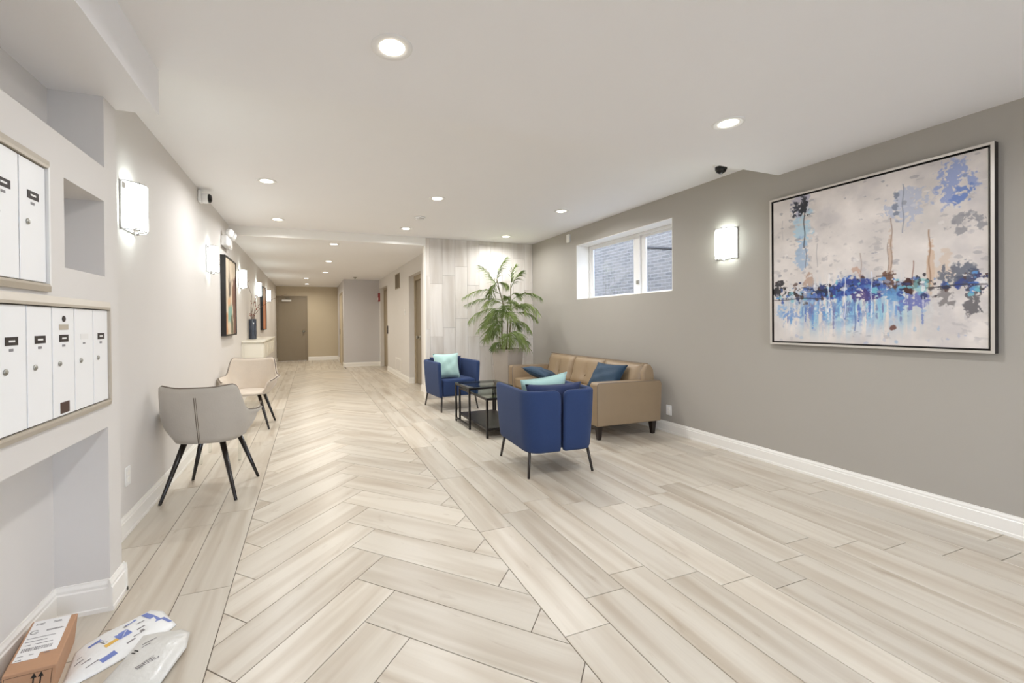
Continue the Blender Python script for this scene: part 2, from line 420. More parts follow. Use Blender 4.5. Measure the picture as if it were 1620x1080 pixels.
# herringbone strip
HW = .2302; HP = HW*math.sqrt(2); HL = .905; s2 = 1/math.sqrt(2)
for k in range(-16, 36):
    ry_ = 2.185+HP*k; r = (.207, ry_); rb = (.207+HW*s2, ry_-HW*s2)
    a = (-s2, -s2)
    for l0, l1 in ((0, HL), (HL, HL+.5)):          # left-hand plank, then the cut filler behind it
        add_piece([(r[0]+a[0]*l0, r[1]+a[1]*l0), (r[0]+a[0]*l1, r[1]+a[1]*l1), (rb[0]+a[0]*l1, rb[1]+a[1]*l1), (rb[0]+a[0]*l0, rb[1]+a[1]*l0)], (s2, s2), (HX0, HX1, YB, HYE))
    a = (s2, -s2); q0 = (r[0]+HW*s2, r[1]+HW*s2)
    for l0, l1 in ((0, HL), (HL, HL+.5)):
        add_piece([(r[0]+a[0]*l0, r[1]+a[1]*l0), (q0[0]+a[0]*l0, q0[1]+a[1]*l0), (q0[0]+a[0]*l1, q0[1]+a[1]*l1), (r[0]+a[0]*l1, r[1]+a[1]*l1)], (s2, -s2), (HX0, HX1, YB, HYE))
def piece_geo(poly, d, mode='floor', thick=.008, ch=.0012):
    n = len(poly); i2 = inset(poly, ch)
    A = sum(poly[i][0]*poly[(i+1) % n][1]-poly[(i+1) % n][0]*poly[i][1] for i in range(n))
    if A < 0: poly = poly[::-1]
    vs = [(x, y, -thick) for x, y in poly] + [(x, y, -ch) for x, y in poly] + [(x, y, 0.) for x, y in i2]
    fs = [tuple(range(2*n, 3*n))]
    for i in range(n):
        j = (i+1) % n; fs += [(i, j, n+j, n+i), (n+i, n+j, 2*n+j, 2*n+i)]
    cx = sum(p[0] for p in poly)/n; cy = sum(p[1] for p in poly)/n
    ou, ov = rng.uniform(0, 80), rng.uniform(0, 80)
    uv = [((x-cx)*d[0]+(y-cy)*d[1]+ou, -(x-cx)*d[1]+(y-cy)*d[0]+ov) for x, y, z in vs]
    return vs, fs, uv, (cx, cy)
def plank_obj(name, vs, fs, uv, tones, mat, parent, loc=(0, 0, 0)):
    me = bpy.data.meshes.new(name); me.from_pydata([(x-loc[0], y-loc[1], z-loc[2]) for x, y, z in vs], [], fs)
    ul = me.uv_layers.new(name='grain')
    for lp in me.loops: ul.data[lp.index].uv = uv[lp.vertex_index]
    at = me.attributes.new('tone', 'FLOAT', 'POINT'); at.data.foreach_set('value', tones)
    me.materials.append(MATS[mat])
    o = bpy.data.objects.new(name, me); COL.objects.link(o); o.parent = parent; o.location = loc
    return o
def screen_size(q):
    cx = sum(p[0] for p in q)/len(q); cy = sum(p[1] for p in q)/len(q)
    p = Vector((cx, cy, -CAM_H)); d = p.dot(F)
    if d < .3: return 0
    u = PCX+FPX*p.dot(R)/d; v = PCY-FPX*p.dot(U)/d
    vis = 1. if -120 < u < 1740 and 500 < v < 1200 else .02
    return area(q)/d**3*vis
pieces.sort(key=lambda t: -screen_size(t[0]))
rest = ([], [], [], [])
for i, (q, d) in enumerate(pieces):
    vs, fs, uv, c = piece_geo(q, d); t = rng.gauss(1, .05)
    if i < 298: plank_obj('plank', vs, fs, uv, [t]*len(vs), 'plank_floor', floor, (c[0], c[1], 0))
    else:
        o = len(rest[0]); rest[0].extend(vs); rest[1].extend([tuple(k+o for k in f_) for f_ in fs]); rest[2].extend(uv); rest[3].extend([t]*len(vs))
o = plank_obj('distant_planks', *rest, 'plank_floor', floor); o['kind'] = 'stuff'

# feature wall planks, set upright
wx = [1.83, 1.901, 2.125, 2.349, 2.573, 2.797, 3.021, 3.243, 3.466, 3.69, XR]
wo = [.3, .174, .32, .48, .16, -.02, .55, .25, .66, .1]
for k in range(len(wx)-1):
    j = wo[k]-PL
    while j < ZC:
        z0, z1 = max(j, 0), min(j+.897, ZC)
        if z1-z0 > .02:
            q = inset([(wx[k], z0), (wx[k+1], z0), (wx[k+1], z1), (wx[k], z1)], .0012)
            vs, fs, uv, c = piece_geo(q, (0, 1)); t = rng.gauss(1, .035)
            vs = [(x, -z, y) for x, y, z in vs]
            o = plank_obj('wall_plank', [(x, y+YF, z) for x, y, z in vs], fs, uv, [t]*len(vs), 'plank_wall', wf, (c[0], YF, c[1]))
        j += .897

# ------------------------------------------------------------------ window and outside
w = thing('window_1', None, None, (XR+.225, (WY0+WY1)/2, WZ0), kind='structure')
hw, hh = (WY1-WY0)/2, WZ1-WZ0
b = MB().box(-.225, -.0, -hw, -hw+.006, 0, hh).box(-.225, 0, hw-.006, hw, 0, hh).box(-.225, 0, -hw, hw, hh-.006, hh).box(-.225, 0, -hw, hw, 0, .006)
b.build('reveal', 'trim_white', w)
b = MB().box(0, .06, -hw+.006, -hw+.05, .006, hh-.006).box(0, .06, hw-.05, hw-.006, .006, hh-.006).box(0, .06, -hw+.05, hw-.05, .006, .02).box(0, .06, -hw+.05, hw-.05, hh-.04, hh-.006)
b.build('window_frame', 'plastic_white', w, bevel=.004)
def sash(y0, y1, x, wa, wb_):
    z0, z1 = .02, hh-.04
    s = MB().box(x, x+.025, y0, y0+wa, z0, z1).box(x, x+.025, y1-wb_, y1, z0, z1).box(x, x+.025, y0+wa, y1-wb_, z0, z0+.02).box(x, x+.025, y0+wa, y1-wb_, z1-.03, z1).build('sash', 'plastic_white', w, bevel=.003)
    MB().box(x+.010, x+.014, y0+wa, y1-wb_, z0+.02, z1-.03).build('pane', 'window_glass', s)
    return s
s1 = sash(-.16, hw-.05, .004, .11, .05); sash(-hw+.05, -.13, .032, .05, .11)
MB().box(-.012, .006, -.152, -.11, .15, .20).build('latch', 'steel', s1, bevel=.002)
o = struct('wall_outside', MB().box(7.2, 7.4, -2, 14, -1, 5.2), 'far_brick')
struct('ground', MB().box(XR+.31, 7.2, -2, 14, -.2, 1.1), 'exterior_ground')
p = thing('wall_pipe', 'dark conduit bracket on the brick wall outside the window', 'conduit', (7.19, 6.7, 2.9))
MB().tube([(0, 1.2, .12), (0, -.6, -.25)], .025).build('pipe', 'black_metal', p)
MB().tube([(0, -.6, -.2), (-.05, -.62, -.55)], .03).tube([(0, -.9, -.05), (-.05, -.55, .0)], .03).build('bracket', 'black_metal', p)

# ------------------------------------------------------------------ doors
def lever(parent, c, nx, side):
    k = MB().lathe([(.045, 0), (.045, .008), (.016, .010), (.014, .045), (.028, .05), (.038, .065), (.028, .085), (.0, .09)], (0, 0, 0), 18, 'Y')
    for i, v in enumerate(k.v):
        k.v[i] = (c[0]-v[1], c[1]+v[0], c[2]+v[2]) if nx else (c[0]+v[0], c[1]-v[1], c[2]+v[2])
    return k.build('door_knob', 'steel', parent, smooth=True)
d = thing('door_1', None, None, (-.58, YE, 0), kind='structure')
fr = MB().box(-.50, -.455, -.03, 0, 0, 2.25).box(.455, .50, -.03, 0, 0, 2.25).box(-.455, .455, -.03, 0, 2.19, 2.25)
fr.build('door_frame', 'door_brown', d, bevel=.004)
sl = MB().box(-.452, .452, -.018, -.002, .01, 2.187).build('door_slab', 'door_brown', d, bevel=.002)
lever(sl, (.37, -.018, 1.02), False, 1)
c = MB().box(-.32, -.02, -.075, -.018, 2.06, 2.12).build('door_closer', 'plastic_white', d, bevel=.006)
MB().tube([(-.17, -.06, 2.13), (-.05, -.16, 2.15), (-.2, -.03, 2.2)], .01, 8).build('closer_arm', 'steel', c)
d = thing('door_2', None, None, (XH+.13, (D2[0]+D2[1])/2, 0), kind='structure')
h2 = (D2[1]-D2[0])/2
MB().box(-.02, .07, h2-.06, h2, 0, D2[2]).box(-.02, .07, -h2, -h2+.06, 0, D2[2]).box(-.02, .07, -h2+.06, h2-.06, D2[2]-.1, D2[2]).build('door_frame', 'frame_tan', d, bevel=.004)
sl = MB().box(.02, .06, -h2+.065, h2-.065, .01, D2[2]-.105).build('door_slab', 'door_brown', d, bevel=.002)
lever(sl, (.02, .16, .99), True, 1)
d = thing('door_3', None, None, (XH+.13, (D3[0]+D3[1])/2, 0), kind='structure')
h3 = (D3[1]-D3[0])/2
MB().box(-.03, .07, h3-.04, h3, 0, D3[2]).box(-.03, .07, -h3, -h3+.04, 0, D3[2]).box(-.03, .07, -h3+.04, h3-.04, D3[2]-.06, D3[2]).build('door_frame', 'frame_tan', d, bevel=.004)
MB().box(.0, .05, -h3+.045, h3-.045, .01, D3[2]-.065).build('door_slab', 'frame_tan', d, bevel=.002)
d = thing('door_4', None, None, (XG, 13.83, 0), kind='structure')
MB().box(-.025, 0, -.6, -.545, 0, 2.24).box(-.025, 0, .545, .6, 0, 2.24).box(-.025, 0, -.545, .545, 2.18, 2.24).build('door_frame', 'frame_tan', d, bevel=.004)
sl = MB().box(-.012, 0, -.54, .54, .01, 2.175).build('door_slab', 'wall_tan_warmlit', d, bevel=.002)
MB().box(-.03, -.012, .46, .50, .93, 1.10).build('push_plate', 'dark_slot', sl, bevel=.003)

# ------------------------------------------------------------------ ceiling lights
def downlight(x, y, z, label):
    warm = y > YF
    t = thing('downlight', label, 'ceiling light', (x, y, z), group='recessed ceiling lights')
    MB().lathe([(.058, -.0005), (.060, -.004), (.086, -.006), (.094, -.003), (.095, 0)], (0, 0, 0), 36, cap=False).build('trim_ring', 'plastic_white', t, smooth=True)
    MB().lathe([(.0585, -.001), (.03, -.0035), (.0, -.004)], (0, 0, 0), 36, cap=False).build('diffuser', 'lamp_warm', t, smooth=True)
    ld = bpy.data.lights.new('downlight_bulb', 'AREA'); ld.shape = 'DISK'; ld.size = .11; ld.energy = DOWN_W
    ld.color = (1.0, .94, .84) if warm else (.96, .975, 1.0); ld.spread = math.radians(165)
    lo_ = bpy.data.objects.new('downlight_bulb', ld); COL.objects.link(lo_); lo_.parent = t; lo_.location = (0, 0, -.012)
    return t
downlight(.365, 1.93, ZN, 'largest round ceiling light, top centre on the lowered ceiling near the camera')
downlight(2.53, 1.955, ZN, 'round light in the lowered ceiling above the large abstract painting')
downlight(-.39, 4.62, ZC, 'round ceiling light near the left wall, by the small white camera')
downlight(-.40, 6.27, ZC, 'round ceiling light near the left wall, just before the white header')
downlight(1.383, 4.65, ZC, 'middle round ceiling light, the bright one before the smoke detector')
downlight(1.375, 6.30, ZC, 'round ceiling light behind the smoke detector, near the header')
downlight(3.06, 4.68, ZC, 'round ceiling light near the right wall, beside the window')
downlight(3.075, 6.36, ZC, 'round ceiling light in front of the plank-tiled wall above the palm')
downlight(.376, 7.2, ZH, 'first corridor ceiling light just past the white header')
downlight(.377, 9.22, ZH, 'second corridor ceiling light past the header')
downlight(.38, 11.25, ZH, 'third corridor ceiling light past the header')
downlight(-.088, 12.83, ZH, 'fourth corridor ceiling light, in front of the brown end door')
downlight(-.083, 14.67, ZH, 'farthest corridor ceiling light, just above the brown end door')
downlight(.365, -.6, ZN, 'added unseen ceiling light behind the photographer on the mailbox side')  # extra lamp out of view, added for light from behind
downlight(2.53, -.6, ZN, 'added unseen ceiling light behind the photographer on the painting side')  # second added lamp behind the camera, brightens the near end

# ------------------------------------------------------------------ wall sconces
def sconce(x, y, sgn, label):
    """sgn +1 faces +x"""
    t = thing('wall_sconce', label, 'wall light', (x, y, 1.885), rz=0 if sgn > 0 else PI, group='curved glass wall sconces')
    MB().box(0, .012, -.115, .115, 0, .29).build('back_plate', 'chrome', t, bevel=.002)
    n = 14; g = []
    for i in range(n+1):
        a = -1+2*i/n; yy = .105*a; xx = .03+.075*(1-abs(a)**2.2)
        g.append((xx, yy))
    pts = [[(xx, yy, z) for z in (.012, .15, .288)] for xx, yy in g]
    MB().grid(pts).build('glass_shade', 'lamp_cool', t, smooth=True, solid=.004, fix=False)
    for z in (-.004, .290):
        MB().tube([(0.0, -.108, z+.003)]+[(xx-.001, yy, z+.003) for xx, yy in g]+[(0.0, .108, z+.003)], .004, 6).build('end_rail', 'chrome', t, smooth=True)
    for yy in (-.06, .06):
        for z in (.0, .262):
            MB().tube([(.105-.075*.27, yy, z-.006), (.105-.075*.27, yy, z+.036)], .004, 8).build('clip', 'chrome', t)
    MB().box(.0, .105, -.006, .006, -.006, -.002).build('support_arm', 'chrome', t)
    MB().lathe([(.0, -.022), (.012, -.018), (.014, -.008), (.010, 0)], (.05, 0, -.004), 14).build('finial', 'chrome', t, smooth=True)
    return t
sl_ = ['nearest wall sconce on the left wall, beside the mailbox pier', 'second wall sconce on the left wall, before the dark-framed painting',
       'third left wall sconce, just past the dark-framed painting', 'fourth left wall sconce, before the orange painting', 'farthest left wall sconce, nearest the brown end door']
for i in range(5): sconce(XL, 3.255+2.265*i, 1, sl_[i])
sconce(XR, 3.0, -1, 'wall sconce on the dark right wall between window and large painting')

# ------------------------------------------------------------------ mailboxes
def mailbox_unit(ys, z0, z1, frame_in, frame_out, label, special=None, blank=None, fmat='mail_frame', side_mat=None):
    t = thing('mailbox_unit', label, 'mailboxes', (XM, ys[0], z0))
    y1 = ys[0]; y0 = ys[-1]
    zh = z1-z0
    # sloped frame bars: outer edge on the wall, inner edge proud
    def bar(pts): return MB().add(pts, [(0,1,2,3), (4,5,6,7), (0,1,5,4), (1,2,6,5), (2,3,7,6), (3,0,4,7)])
    w = frame_out; pr = .022; lo_ = -(y1-y0)-.03
    O = [(w, zh+w), (w, -w*.75), (lo_-w, -w*.75), (lo_-w, zh+w)]; I = [(0, zh), (0, 0), (lo_, 0), (lo_, zh)]; Im = [(.009, zh+.010), (.009, -.008), (lo_-.009, -.008), (lo_-.009, zh+.010)]
    for k, nm in ((3, 'frame_rail'), (1, 'frame_rail'), (0, 'frame_stile'), (2, 'frame_stile')):
        j = (k+1) % 4
        ring = lambda q: [(0, *O[q]), (.010, *O[q]), (pr, *Im[q]), (pr, *I[q]), (0, *I[q])]
        MB().grid([ring(k), ring(j)], cv=True).build(nm, side_mat if (side_mat and k == 0) else fmat, t)
    MB().box(0, .004, lo_, 0, 0, zh).build('back_panel', 'dark_slot', t)
    for i in range(len(ys)-1):
        a, b_ = ys[i+1]-ys[0]+.003, ys[i]-ys[0]-.003
        cy = (a+b_)/2
        dr = MB().box(.004, .013, a, b_, .004, zh-.004).build('mailbox_door', 'mail_white', t, bevel=.0015)
        lz = zh*.485
        MB().lathe([(.0095, 0), (.0095, .003), (.006, .005), (.0, .005)], (.013, cy-.03, lz), 16, 'X').build('lock', 'steel', dr, smooth=True)
        zs = zh*.70
        if blank == i:
            MB().box(.013, .0142, cy-.03, cy+.03, zs-.004, zs+.018).build('name_slot', 'plastic_white', dr)
            MB().box(.013, .0138, cy-.012, cy+.006, zs-.022, zs-.016).build('number_mark', 'ink', dr)
        else:
            s = MB().box(.013, .0146, cy-.03, cy+.03, zs-.008, zs+.018).build('name_slot', 'dark_slot', dr, bevel=.0005)
            MB().box(.0146, .0152, cy-.015, cy+.014, zs+.002, zs+.008).build('name_card', 'plastic_white', s)
            MB().box(.013, .0138, cy-.012, cy+.008, zs-.026, zs-.018).build('number_mark', 'ink', dr)
        if special == i:
            MB().lathe([(.011, 0), (.011, .002), (0, .002)], (.013, cy, zh*.89), 16, 'X').build('bell_lock', 'dark_slot', dr)
            MB().box(.013, .0146, cy-.032, cy+.03, zh*.79, zh*.84).build('maker_plate', 'mail_frame', dr)
            MB().box(.013, .0146, cy-.03, cy+.03, zh*.03, zh*.13).build('postal_plate', 'brown_frame', dr)
    return t
ys_low = [2.336, 2.2, 2.05, 1.90, 1.757, 1.61, 1.465, 1.32]
mailbox_unit(ys_low, .958, 1.360, 0, .036, 'lower row of white mailboxes in taupe metal frame', special=2, blank=1)
mailbox_unit([1.873-.1435*i for i in range(6)], 1.435, 1.835, 0, .034, 'upper row of white mailboxes with pale frame edge, cut by the left border', side_mat='plastic_white')

# ------------------------------------------------------------------ small fittings
def outlet(x, y, z, sgn, label, w_=.075, h_=.115):
    t = thing('wall_outlet', label, 'outlet', (x, y, z), rz=0 if sgn > 0 else PI)
    MB().box(0, .006, -w_/2, w_/2, 0, h_).build('cover_plate', 'plastic_white', t, bevel=.002)
    for dz in (.022, .064):
        MB().box(.006, .009, -.017, .017, dz, dz+.03).build('socket', 'trim_white', t, bevel=.001)
    return t
outlet(XL, 3.2, .292, 1, 'white wall outlet low on the left wall beside the mailbox pier')
outlet(XR, 3.73, .20, -1, 'white wall outlet just above the right baseboard behind the sofa end')
t = thing('wall_sensor', 'small white sensor high on the right wall left of the window', 'sensor', (XR, 5.69, 2.53), rz=PI)
MB().box(0, .03, -.04, .04, 0, .13).build('sensor_body', 'plastic_white', t, bevel=.006)
MB().box(.03, .033, -.025, .025, .02, .05).build('lens', 'trim_white', t)
t = thing('smoke_detector', 'white round smoke detector on the ceiling between two downlights', 'smoke detector', (1.404, 5.56, ZC))
MB().lathe([(.075, 0), (.075, -.012), (.06, -.018)], (0, 0, 0), 28).build('base', 'plastic_white', t, smooth=True)
MB().lathe([(.058, -.018), (.055, -.035), (.035, -.042), (0, -.042)], (0, 0, 0), 28).build('cover', 'plastic_white', t, smooth=True)
t = thing('smoke_detector', 'small dark sprinkler head on the corridor ceiling before the grey wall', 'sprinkler', (1.2, 12.2, ZH))
MB().lathe([(.05, 0), (.05, -.01), (.02, -.015), (.012, -.04), (.03, -.045), (0, -.046)], (0, 0, 0), 18).build('head', 'steel', t, smooth=True)
t.name = 'sprinkler_head'
# bullet camera on left wall by the ceiling
t = thing('security_camera', 'white security camera with black lens, top of the left wall', 'camera', (XL, 5.12, 2.62), rz=0)
MB().box(0, .03, -.06, .06, -.05, .07).build('mount', 'plastic_white', t, bevel=.01, seg=3)
MB().lathe([(.05, 0), (.055, .02), (.055, .05), (.05, .06)], (.03, 0, .0), 20, 'X').build('housing', 'plastic_white', t, smooth=True)
MB().lathe([(.046, .06), (.046, .075), (.03, .09), (0, .095)], (.03, 0, .0), 20, 'X').build('lens', 'plastic_black', t, smooth=True)
t = thing('dome_camera', 'black dome security camera under the ceiling above the right sconce', 'camera', (3.53, 2.8, ZC))
MB().lathe([(.065, 0), (.065, -.02), (.055, -.028)], (0, 0, 0), 24).build('base', 'plastic_white', t, smooth=True)
MB().lathe([(.05, -.028), (.048, -.05), (.036, -.075), (.016, -.088), (0, -.09)], (0, 0, 0), 24).build('dome', 'plastic_black', t, smooth=True)
# emergency light
t = thing('emergency_light', 'white twin-head emergency light on the left wall above the dark-framed painting', 'emergency light', (XL, 6.45, 2.32))
MB().box(0, .08, -.2, .2, 0, .14).build('housing', 'plastic_white', t, bevel=.02, seg=3)
for yy in (-.11, .12):
    k = MB().lathe([(.03, 0), (.05, .02), (.055, .06), (.05, .07), (0, .072)], (0, 0, 0), 18, 'X')
    M = Matrix.Translation((.06, yy, .19)) @ Matrix.Rotation(-.6 if yy < 0 else .5, 4, 'Z') @ Matrix.Rotation(.3, 4, 'Y')
    k.v = [tuple(M @ Vector(v)) for v in k.v]; k.build('lamp_head', 'plastic_white', t, smooth=True)
MB().box(.08, .082, -.04, .04, .01, .035).build('indicator', 'mail_frame', t)
# fire alarm, call plate, vents, switch
t = thing('fire_alarm', 'red fire alarm high on the corridor wall beside the far doorway', 'fire alarm', (XH, 12.76, 1.93), rz=PI)
MB().box(0, .05, -.06, .06, 0, .25).build('body', 'red_plastic', t, bevel=.008)
MB().box(.05, .065, -.03, .03, .04, .12).build('strobe', 'plastic_white', t, bevel=.004)
t = thing('call_plate', 'dark metal call button plate at the near edge of the far doorway', 'button', (XH, 11.40, 1.0), rz=PI)
MB().box(0, .02, -.03, .03, 0, .21).build('plate', 'dark_slot', t, bevel=.003)
MB().lathe([(.014, 0), (.014, .006), (0, .007)], (.02, 0, .105), 14, 'X').build('push_button', 'steel', t)
t = thing('air_vent', 'dark louvred air vent high on the corridor wall', 'vent', (XH, 10.0, 2.1), rz=PI)
MB().box(0, .006, -.26, .26, 0, .36).build('backing', 'dark_slot', t)
MB().box(0, .014, -.26, -.235, 0, .36).box(0, .014, .235, .26, 0, .36).box(0, .014, -.235, .235, 0, .02).box(0, .014, -.235, .235, .34, .36).build('vent_frame', 'frame_tan', t)
for i in range(11): MB().box(.006, .012, -.225+.042*i, -.205+.042*i, .02, .34).build('louvre', 'door_brown', t)
t = thing('access_panel', 'white access panel low on the corridor wall', 'panel', (XH, 10.0, .13), rz=PI)
MB().box(0, .008, -.33, .33, 0, .32).build('panel_frame', 'trim_white', t, bevel=.002)
MB().box(.008, .012, -.29, .29, .03, .29).build('panel_door', 'wall_light', t, bevel=.002)
t = thing('light_switch', 'small white switch plate on the corridor wall before the side door', 'switch', (XH, 9.2, 1.46), rz=PI)
MB().box(0, .006, -.045, .045, 0, .125).build('cover_plate', 'plastic_white', t, bevel=.002)
MB().box(.006, .014, -.012, .012, .045, .08).build('toggle', 'plastic_white', t, bevel=.002)

# ------------------------------------------------------------------ blue armchairs
def rounded_path(r_):
    """plan centre line of the left half shell: front -> back -> split"""
    pts = []
    for i in range(9): pts.append((-.305, .335-.56*i/8))
    for i in range(1, 8):
        a = PI/2*i/8; pts.append((-.305+.10*(1-math.cos(a)), -.225-.10*math.sin(a)))
    for i in range(7): pts.append((-.205+.193*i/6, -.325))
    return pts
def half_shell(mirror):
    P = rounded_path(.1); n = len(P); T = .05; z0, z1 = .205, .715
    # arc length
    s = [0]
    for i in range(1, n): s.append(s[-1]+math.dist(P[i], P[i-1]))
    tot = s[-1]
    # denser samples near the ends for the rounded corners
    S = sorted(set([0, .006, .014, .026, .045, .07]+[tot-x for x in (0, .006, .014, .026, .045, .07)]+[.07+(tot-.14)*i/24 for i in range(25)]))
    rings = []
    for q in S:
        i = max(1, min(n-1, next((k for k in range(n) if s[k] >= q-1e-9), n-1)))
        t = (q-s[i-1])/max(1e-9, s[i]-s[i-1]); x = P[i-1][0]+t*(P[i][0]-P[i-1][0]); y = P[i-1][1]+t*(P[i][1]-P[i-1][1])
        dx, dy = P[i][0]-P[i-1][0], P[i][1]-P[i-1][1]; l = math.hypot(dx, dy); nx, ny = dy/l, -dx/l   # outward
        if q > .2 and i+1 < n:
            pass
        rc = .055
        def corner(dst, r): return 0 if dst >= r else r-math.sqrt(max(0, r*r-(r-dst)**2))
        zt = z1-corner(tot-q, .06)-corner(q, .04)
        zb = z0+corner(tot-q, .02)+corner(q, .03)
        th = T/2*min(1, .35+.65*math.sqrt(min(1, min(q, tot-q)/.022)))
        ring = []
        prof = [(-1, zb+.02), (-1, zb+.14), (-1, zb+.3), (-1, zt-.02), (-.8, zt-.006), (-.4, zt), (.4, zt), (.8, zt-.006), (1, zt-.02), (1, zb+.3), (1, zb+.14), (1, zb+.02), (.7, zb), (-.7, zb)]
        for a, z in prof:
            sc = 1-.10*((z1-z)/(z1-z0))**1.6
            px, py = (x - nx*th*a)*sc, (y - ny*th*a)
            py = py*(1-.04*((z1-z)/(z1-z0))**1.6)
            ring.append(((-px if mirror else px)*1.035, py, z))
        rings.append(ring)
    b = MB().grid(rings, cv=True); m_ = len(rings[0])
    b.f.append(tuple(range(m_))); b.f.append(tuple((len(rings)-1)*m_+k for k in range(m_)))
    return b
def pillow(w_, h_, t_, nu=15, puff=2.6, pinch=.09, seed=1):
    rg = random.Random(seed); b = MB(); top = []; bot = []
    ph = [rg.uniform(0, 6) for _ in range(4)]
    for i in range(nu+1):
        rt, rb2 = [], []
        for j in range(nu+1):
            a, c = -1+2*i/nu, -1+2*j/nu
            k = (1-abs(a)**puff)*(1-abs(c)**puff); k = max(k, 0)**.55
            x = a*(1-pinch*(1-c*c)*abs(a)**2)*w_/2; y = c*(1-pinch*(1-a*a)*abs(c)**2)*h_/2
            wr = .006*math.sin(9*a+ph[0]+4*c)*k+.005*math.sin(7*c+ph[1]-5*a)*k
            rt.append((x, y, t_/2*k+wr)); rb2.append((x, y, -t_/2*k+wr*.5))
        top.append(rt); bot.append(rb2)
    b.grid(top); b.grid([list(r) for r in bot])
    return b
def weld(o):
    bm = bmesh.new(); bm.from_mesh(o.data); bmesh.ops.remove_doubles(bm, verts=bm.verts, dist=1e-5)
    bmesh.ops.recalc_face_normals(bm, faces=bm.faces); bm.to_mesh(o.data); bm.free(); o.data.shade_smooth(); return o
def armchair(label, loc, rz):
    t = thing('armchair', label, 'armchair', loc, rz, 'blue armchairs')
    for mir in (False, True): half_shell(mir).build('shell_half', 'navy_fabric', t, smooth=True)
    MB().box(-.262, .262, -.285, .325, .212, .462).build('seat', 'navy_fabric', t, bevel=.035, seg=5)
    # back cushion, slightly taller than the shell
    o = weld(pillow(.54, .34, .15, seed=3).build('back_cushion', 'navy_cushion', t))
    o.location = (0, -.215, .59); o.rotation_euler = (math.radians(80), 0, 0)
    for x, y in ((-.295, .325), (.295, .325), (-.30, -.305), (.30, -.305)):
        MB().tube([(x*.90, y*.86, .235), (x, y, 0)], [.0135, .0105], 10).build('leg', 'leg_metal', t, smooth=True)
    return t
armchair('blue armchair seen from behind, in front of the tan sofa', (1.985, 3.345, 0), math.radians(-3.5))
armchair('blue armchair facing the camera, in front of the plank-tiled wall', (2.005, 6.12, 0), math.radians(186))
def cushion(label, c, rot, w_, h_, t_, mat, seed, puff=2.6):
    t = thing('cushion', label, 'cushion', c); t.rotation_euler = rot
    o = weld(pillow(w_, h_, t_, seed=seed, puff=puff).build('cover', mat, t))
    # seam round the edge
    n = 15; e = []
    for k in range(4*n):
        s_, f_ = divmod(k, n); a = -1+2*f_/n
        x, y = ((a, -1), (1, a), (-a, 1), (-1, -a))[s_]
        e.append((x*(1-.09*(1-y*y)*abs(x)**2)*w_/2, y*(1-.09*(1-x*x)*abs(y)**2)*h_/2, 0))
    MB().tube(e+[e[0]], .003, 6, cap=False).build('seam', mat, t, smooth=True)
    return t
rd = math.radians
cushion('mint green cushion sitting on the far blue armchair', (1.90, 5.99, .645), (rd(76), 0, rd(3)), .40, .37, .15, 'mint_fabric', 5)
cushion('mint green cushion in the near blue armchair, only its top showing', (1.99, 3.36, .612), (rd(-72), rd(-7), rd(-4)), .46, .40, .15, 'mint_fabric', 6)

# ------------------------------------------------------------------ tan sofa
t = thing('sofa', 'tan leather sofa with tufted back along the grey wall', 'sofa', (2.86, 3.72, 0))
SL, SD = 2.15, .89       # length along y, depth along x
for y0, lab in ((0, 0), (SL-.13, 1)):
    a = MB().prism([(0.0, .155), (SD-.02, .15), (SD, .56), (SD-.02, .612), (.02, .622), (.0, .60)], y0, y0+.13, 'Y').build('arm', 'leather_tan', t, bevel=.016, seg=3)
    for yy in (y0+.004, y0+.126):
        MB().tube([(.004, yy, .17), (.004, yy, .60), (.02, yy, .618), (SD-.03, yy, .610), (SD-.004, yy, .56)], .0035, 6).build('piping', 'piping', a, smooth=True)
MB().box(.06, SD-.06, .13, SL-.13, .155, .30).build('base', 'leather_tan', t, bevel=.012, seg=3)
for k in range(2):
    w_ = (SL-.26)/2
    MB().box(.035, .62, .13+w_*k+.003, .13+w_*(k+1)-.003, .30, .445).build('seat_cushion', 'leather_tan', t, bevel=.03, seg=4)
# back frame
MB().prism([(.70, .16), (.885, .155), (.83, .72), (.79, .785), (.73, .79), (.68, .70)], .06, SL-.06, 'Y').build('back_frame', 'leather_tan', t, bevel=.02, seg=3)
# three tufted back cushions
bw = (SL-.22)/3
for k in range(3):
    y0 = .11+bw*k; nu, nv = 16, 10; fr_, bk = [], []
    for i in range(nu+1):
        rf, rbk = [], []
        for j in range(nv+1):
            a, c = i/nu, j/nv
            yy = y0+bw*a; zz = .43+(.795-.43)*c; xx = .555+.115*c
            e = min(1, min(a, 1-a)/.10)**.5*min(1, min(c+.02, 1-c)/.14)**.5
            tuft = 0
            for ta in (.5,):
                tuft += .022*math.exp(-((a-ta)/.05)**2)
            for tc_ in (.36,):
                for ta in (0.0, .5, 1.0): tuft += .02*math.exp(-((a-ta)/.08)**2-((c-tc_)/.12)**2)
            rf.append((xx+.05*(1-e)+tuft*(.35 if c > .7 else 1), yy, zz)); rbk.append((xx+.12, yy, zz))
        fr_.append(rf); bk.append(rbk)
    b = MB().grid(fr_); b.grid(bk)
    # sides
    for i in range(nu):
        for j in (0, nv): b.add([fr_[i][j], fr_[i+1][j], bk[i+1][j], bk[i][j]], [(0, 1, 2, 3)])
    for j in range(nv):
        for i in (0, nu): b.add([fr_[i][j], fr_[i][j+1], bk[i][j+1], bk[i][j]], [(0, 1, 2, 3)])
    o = weld(b.build('back_cushion', 'leather_tan', t))
    MB().lathe([(.012, 0), (.010, -.006), (0, -.008)], (.625, y0+bw*.5, .43+.365*.36), 12, 'X').build('tuft_button', 'leather_tan', o, smooth=True)
    MB().tube([(.70, y0, .80), (.70, y0+bw, .80)], .004, 6).build('piping', 'piping', o)
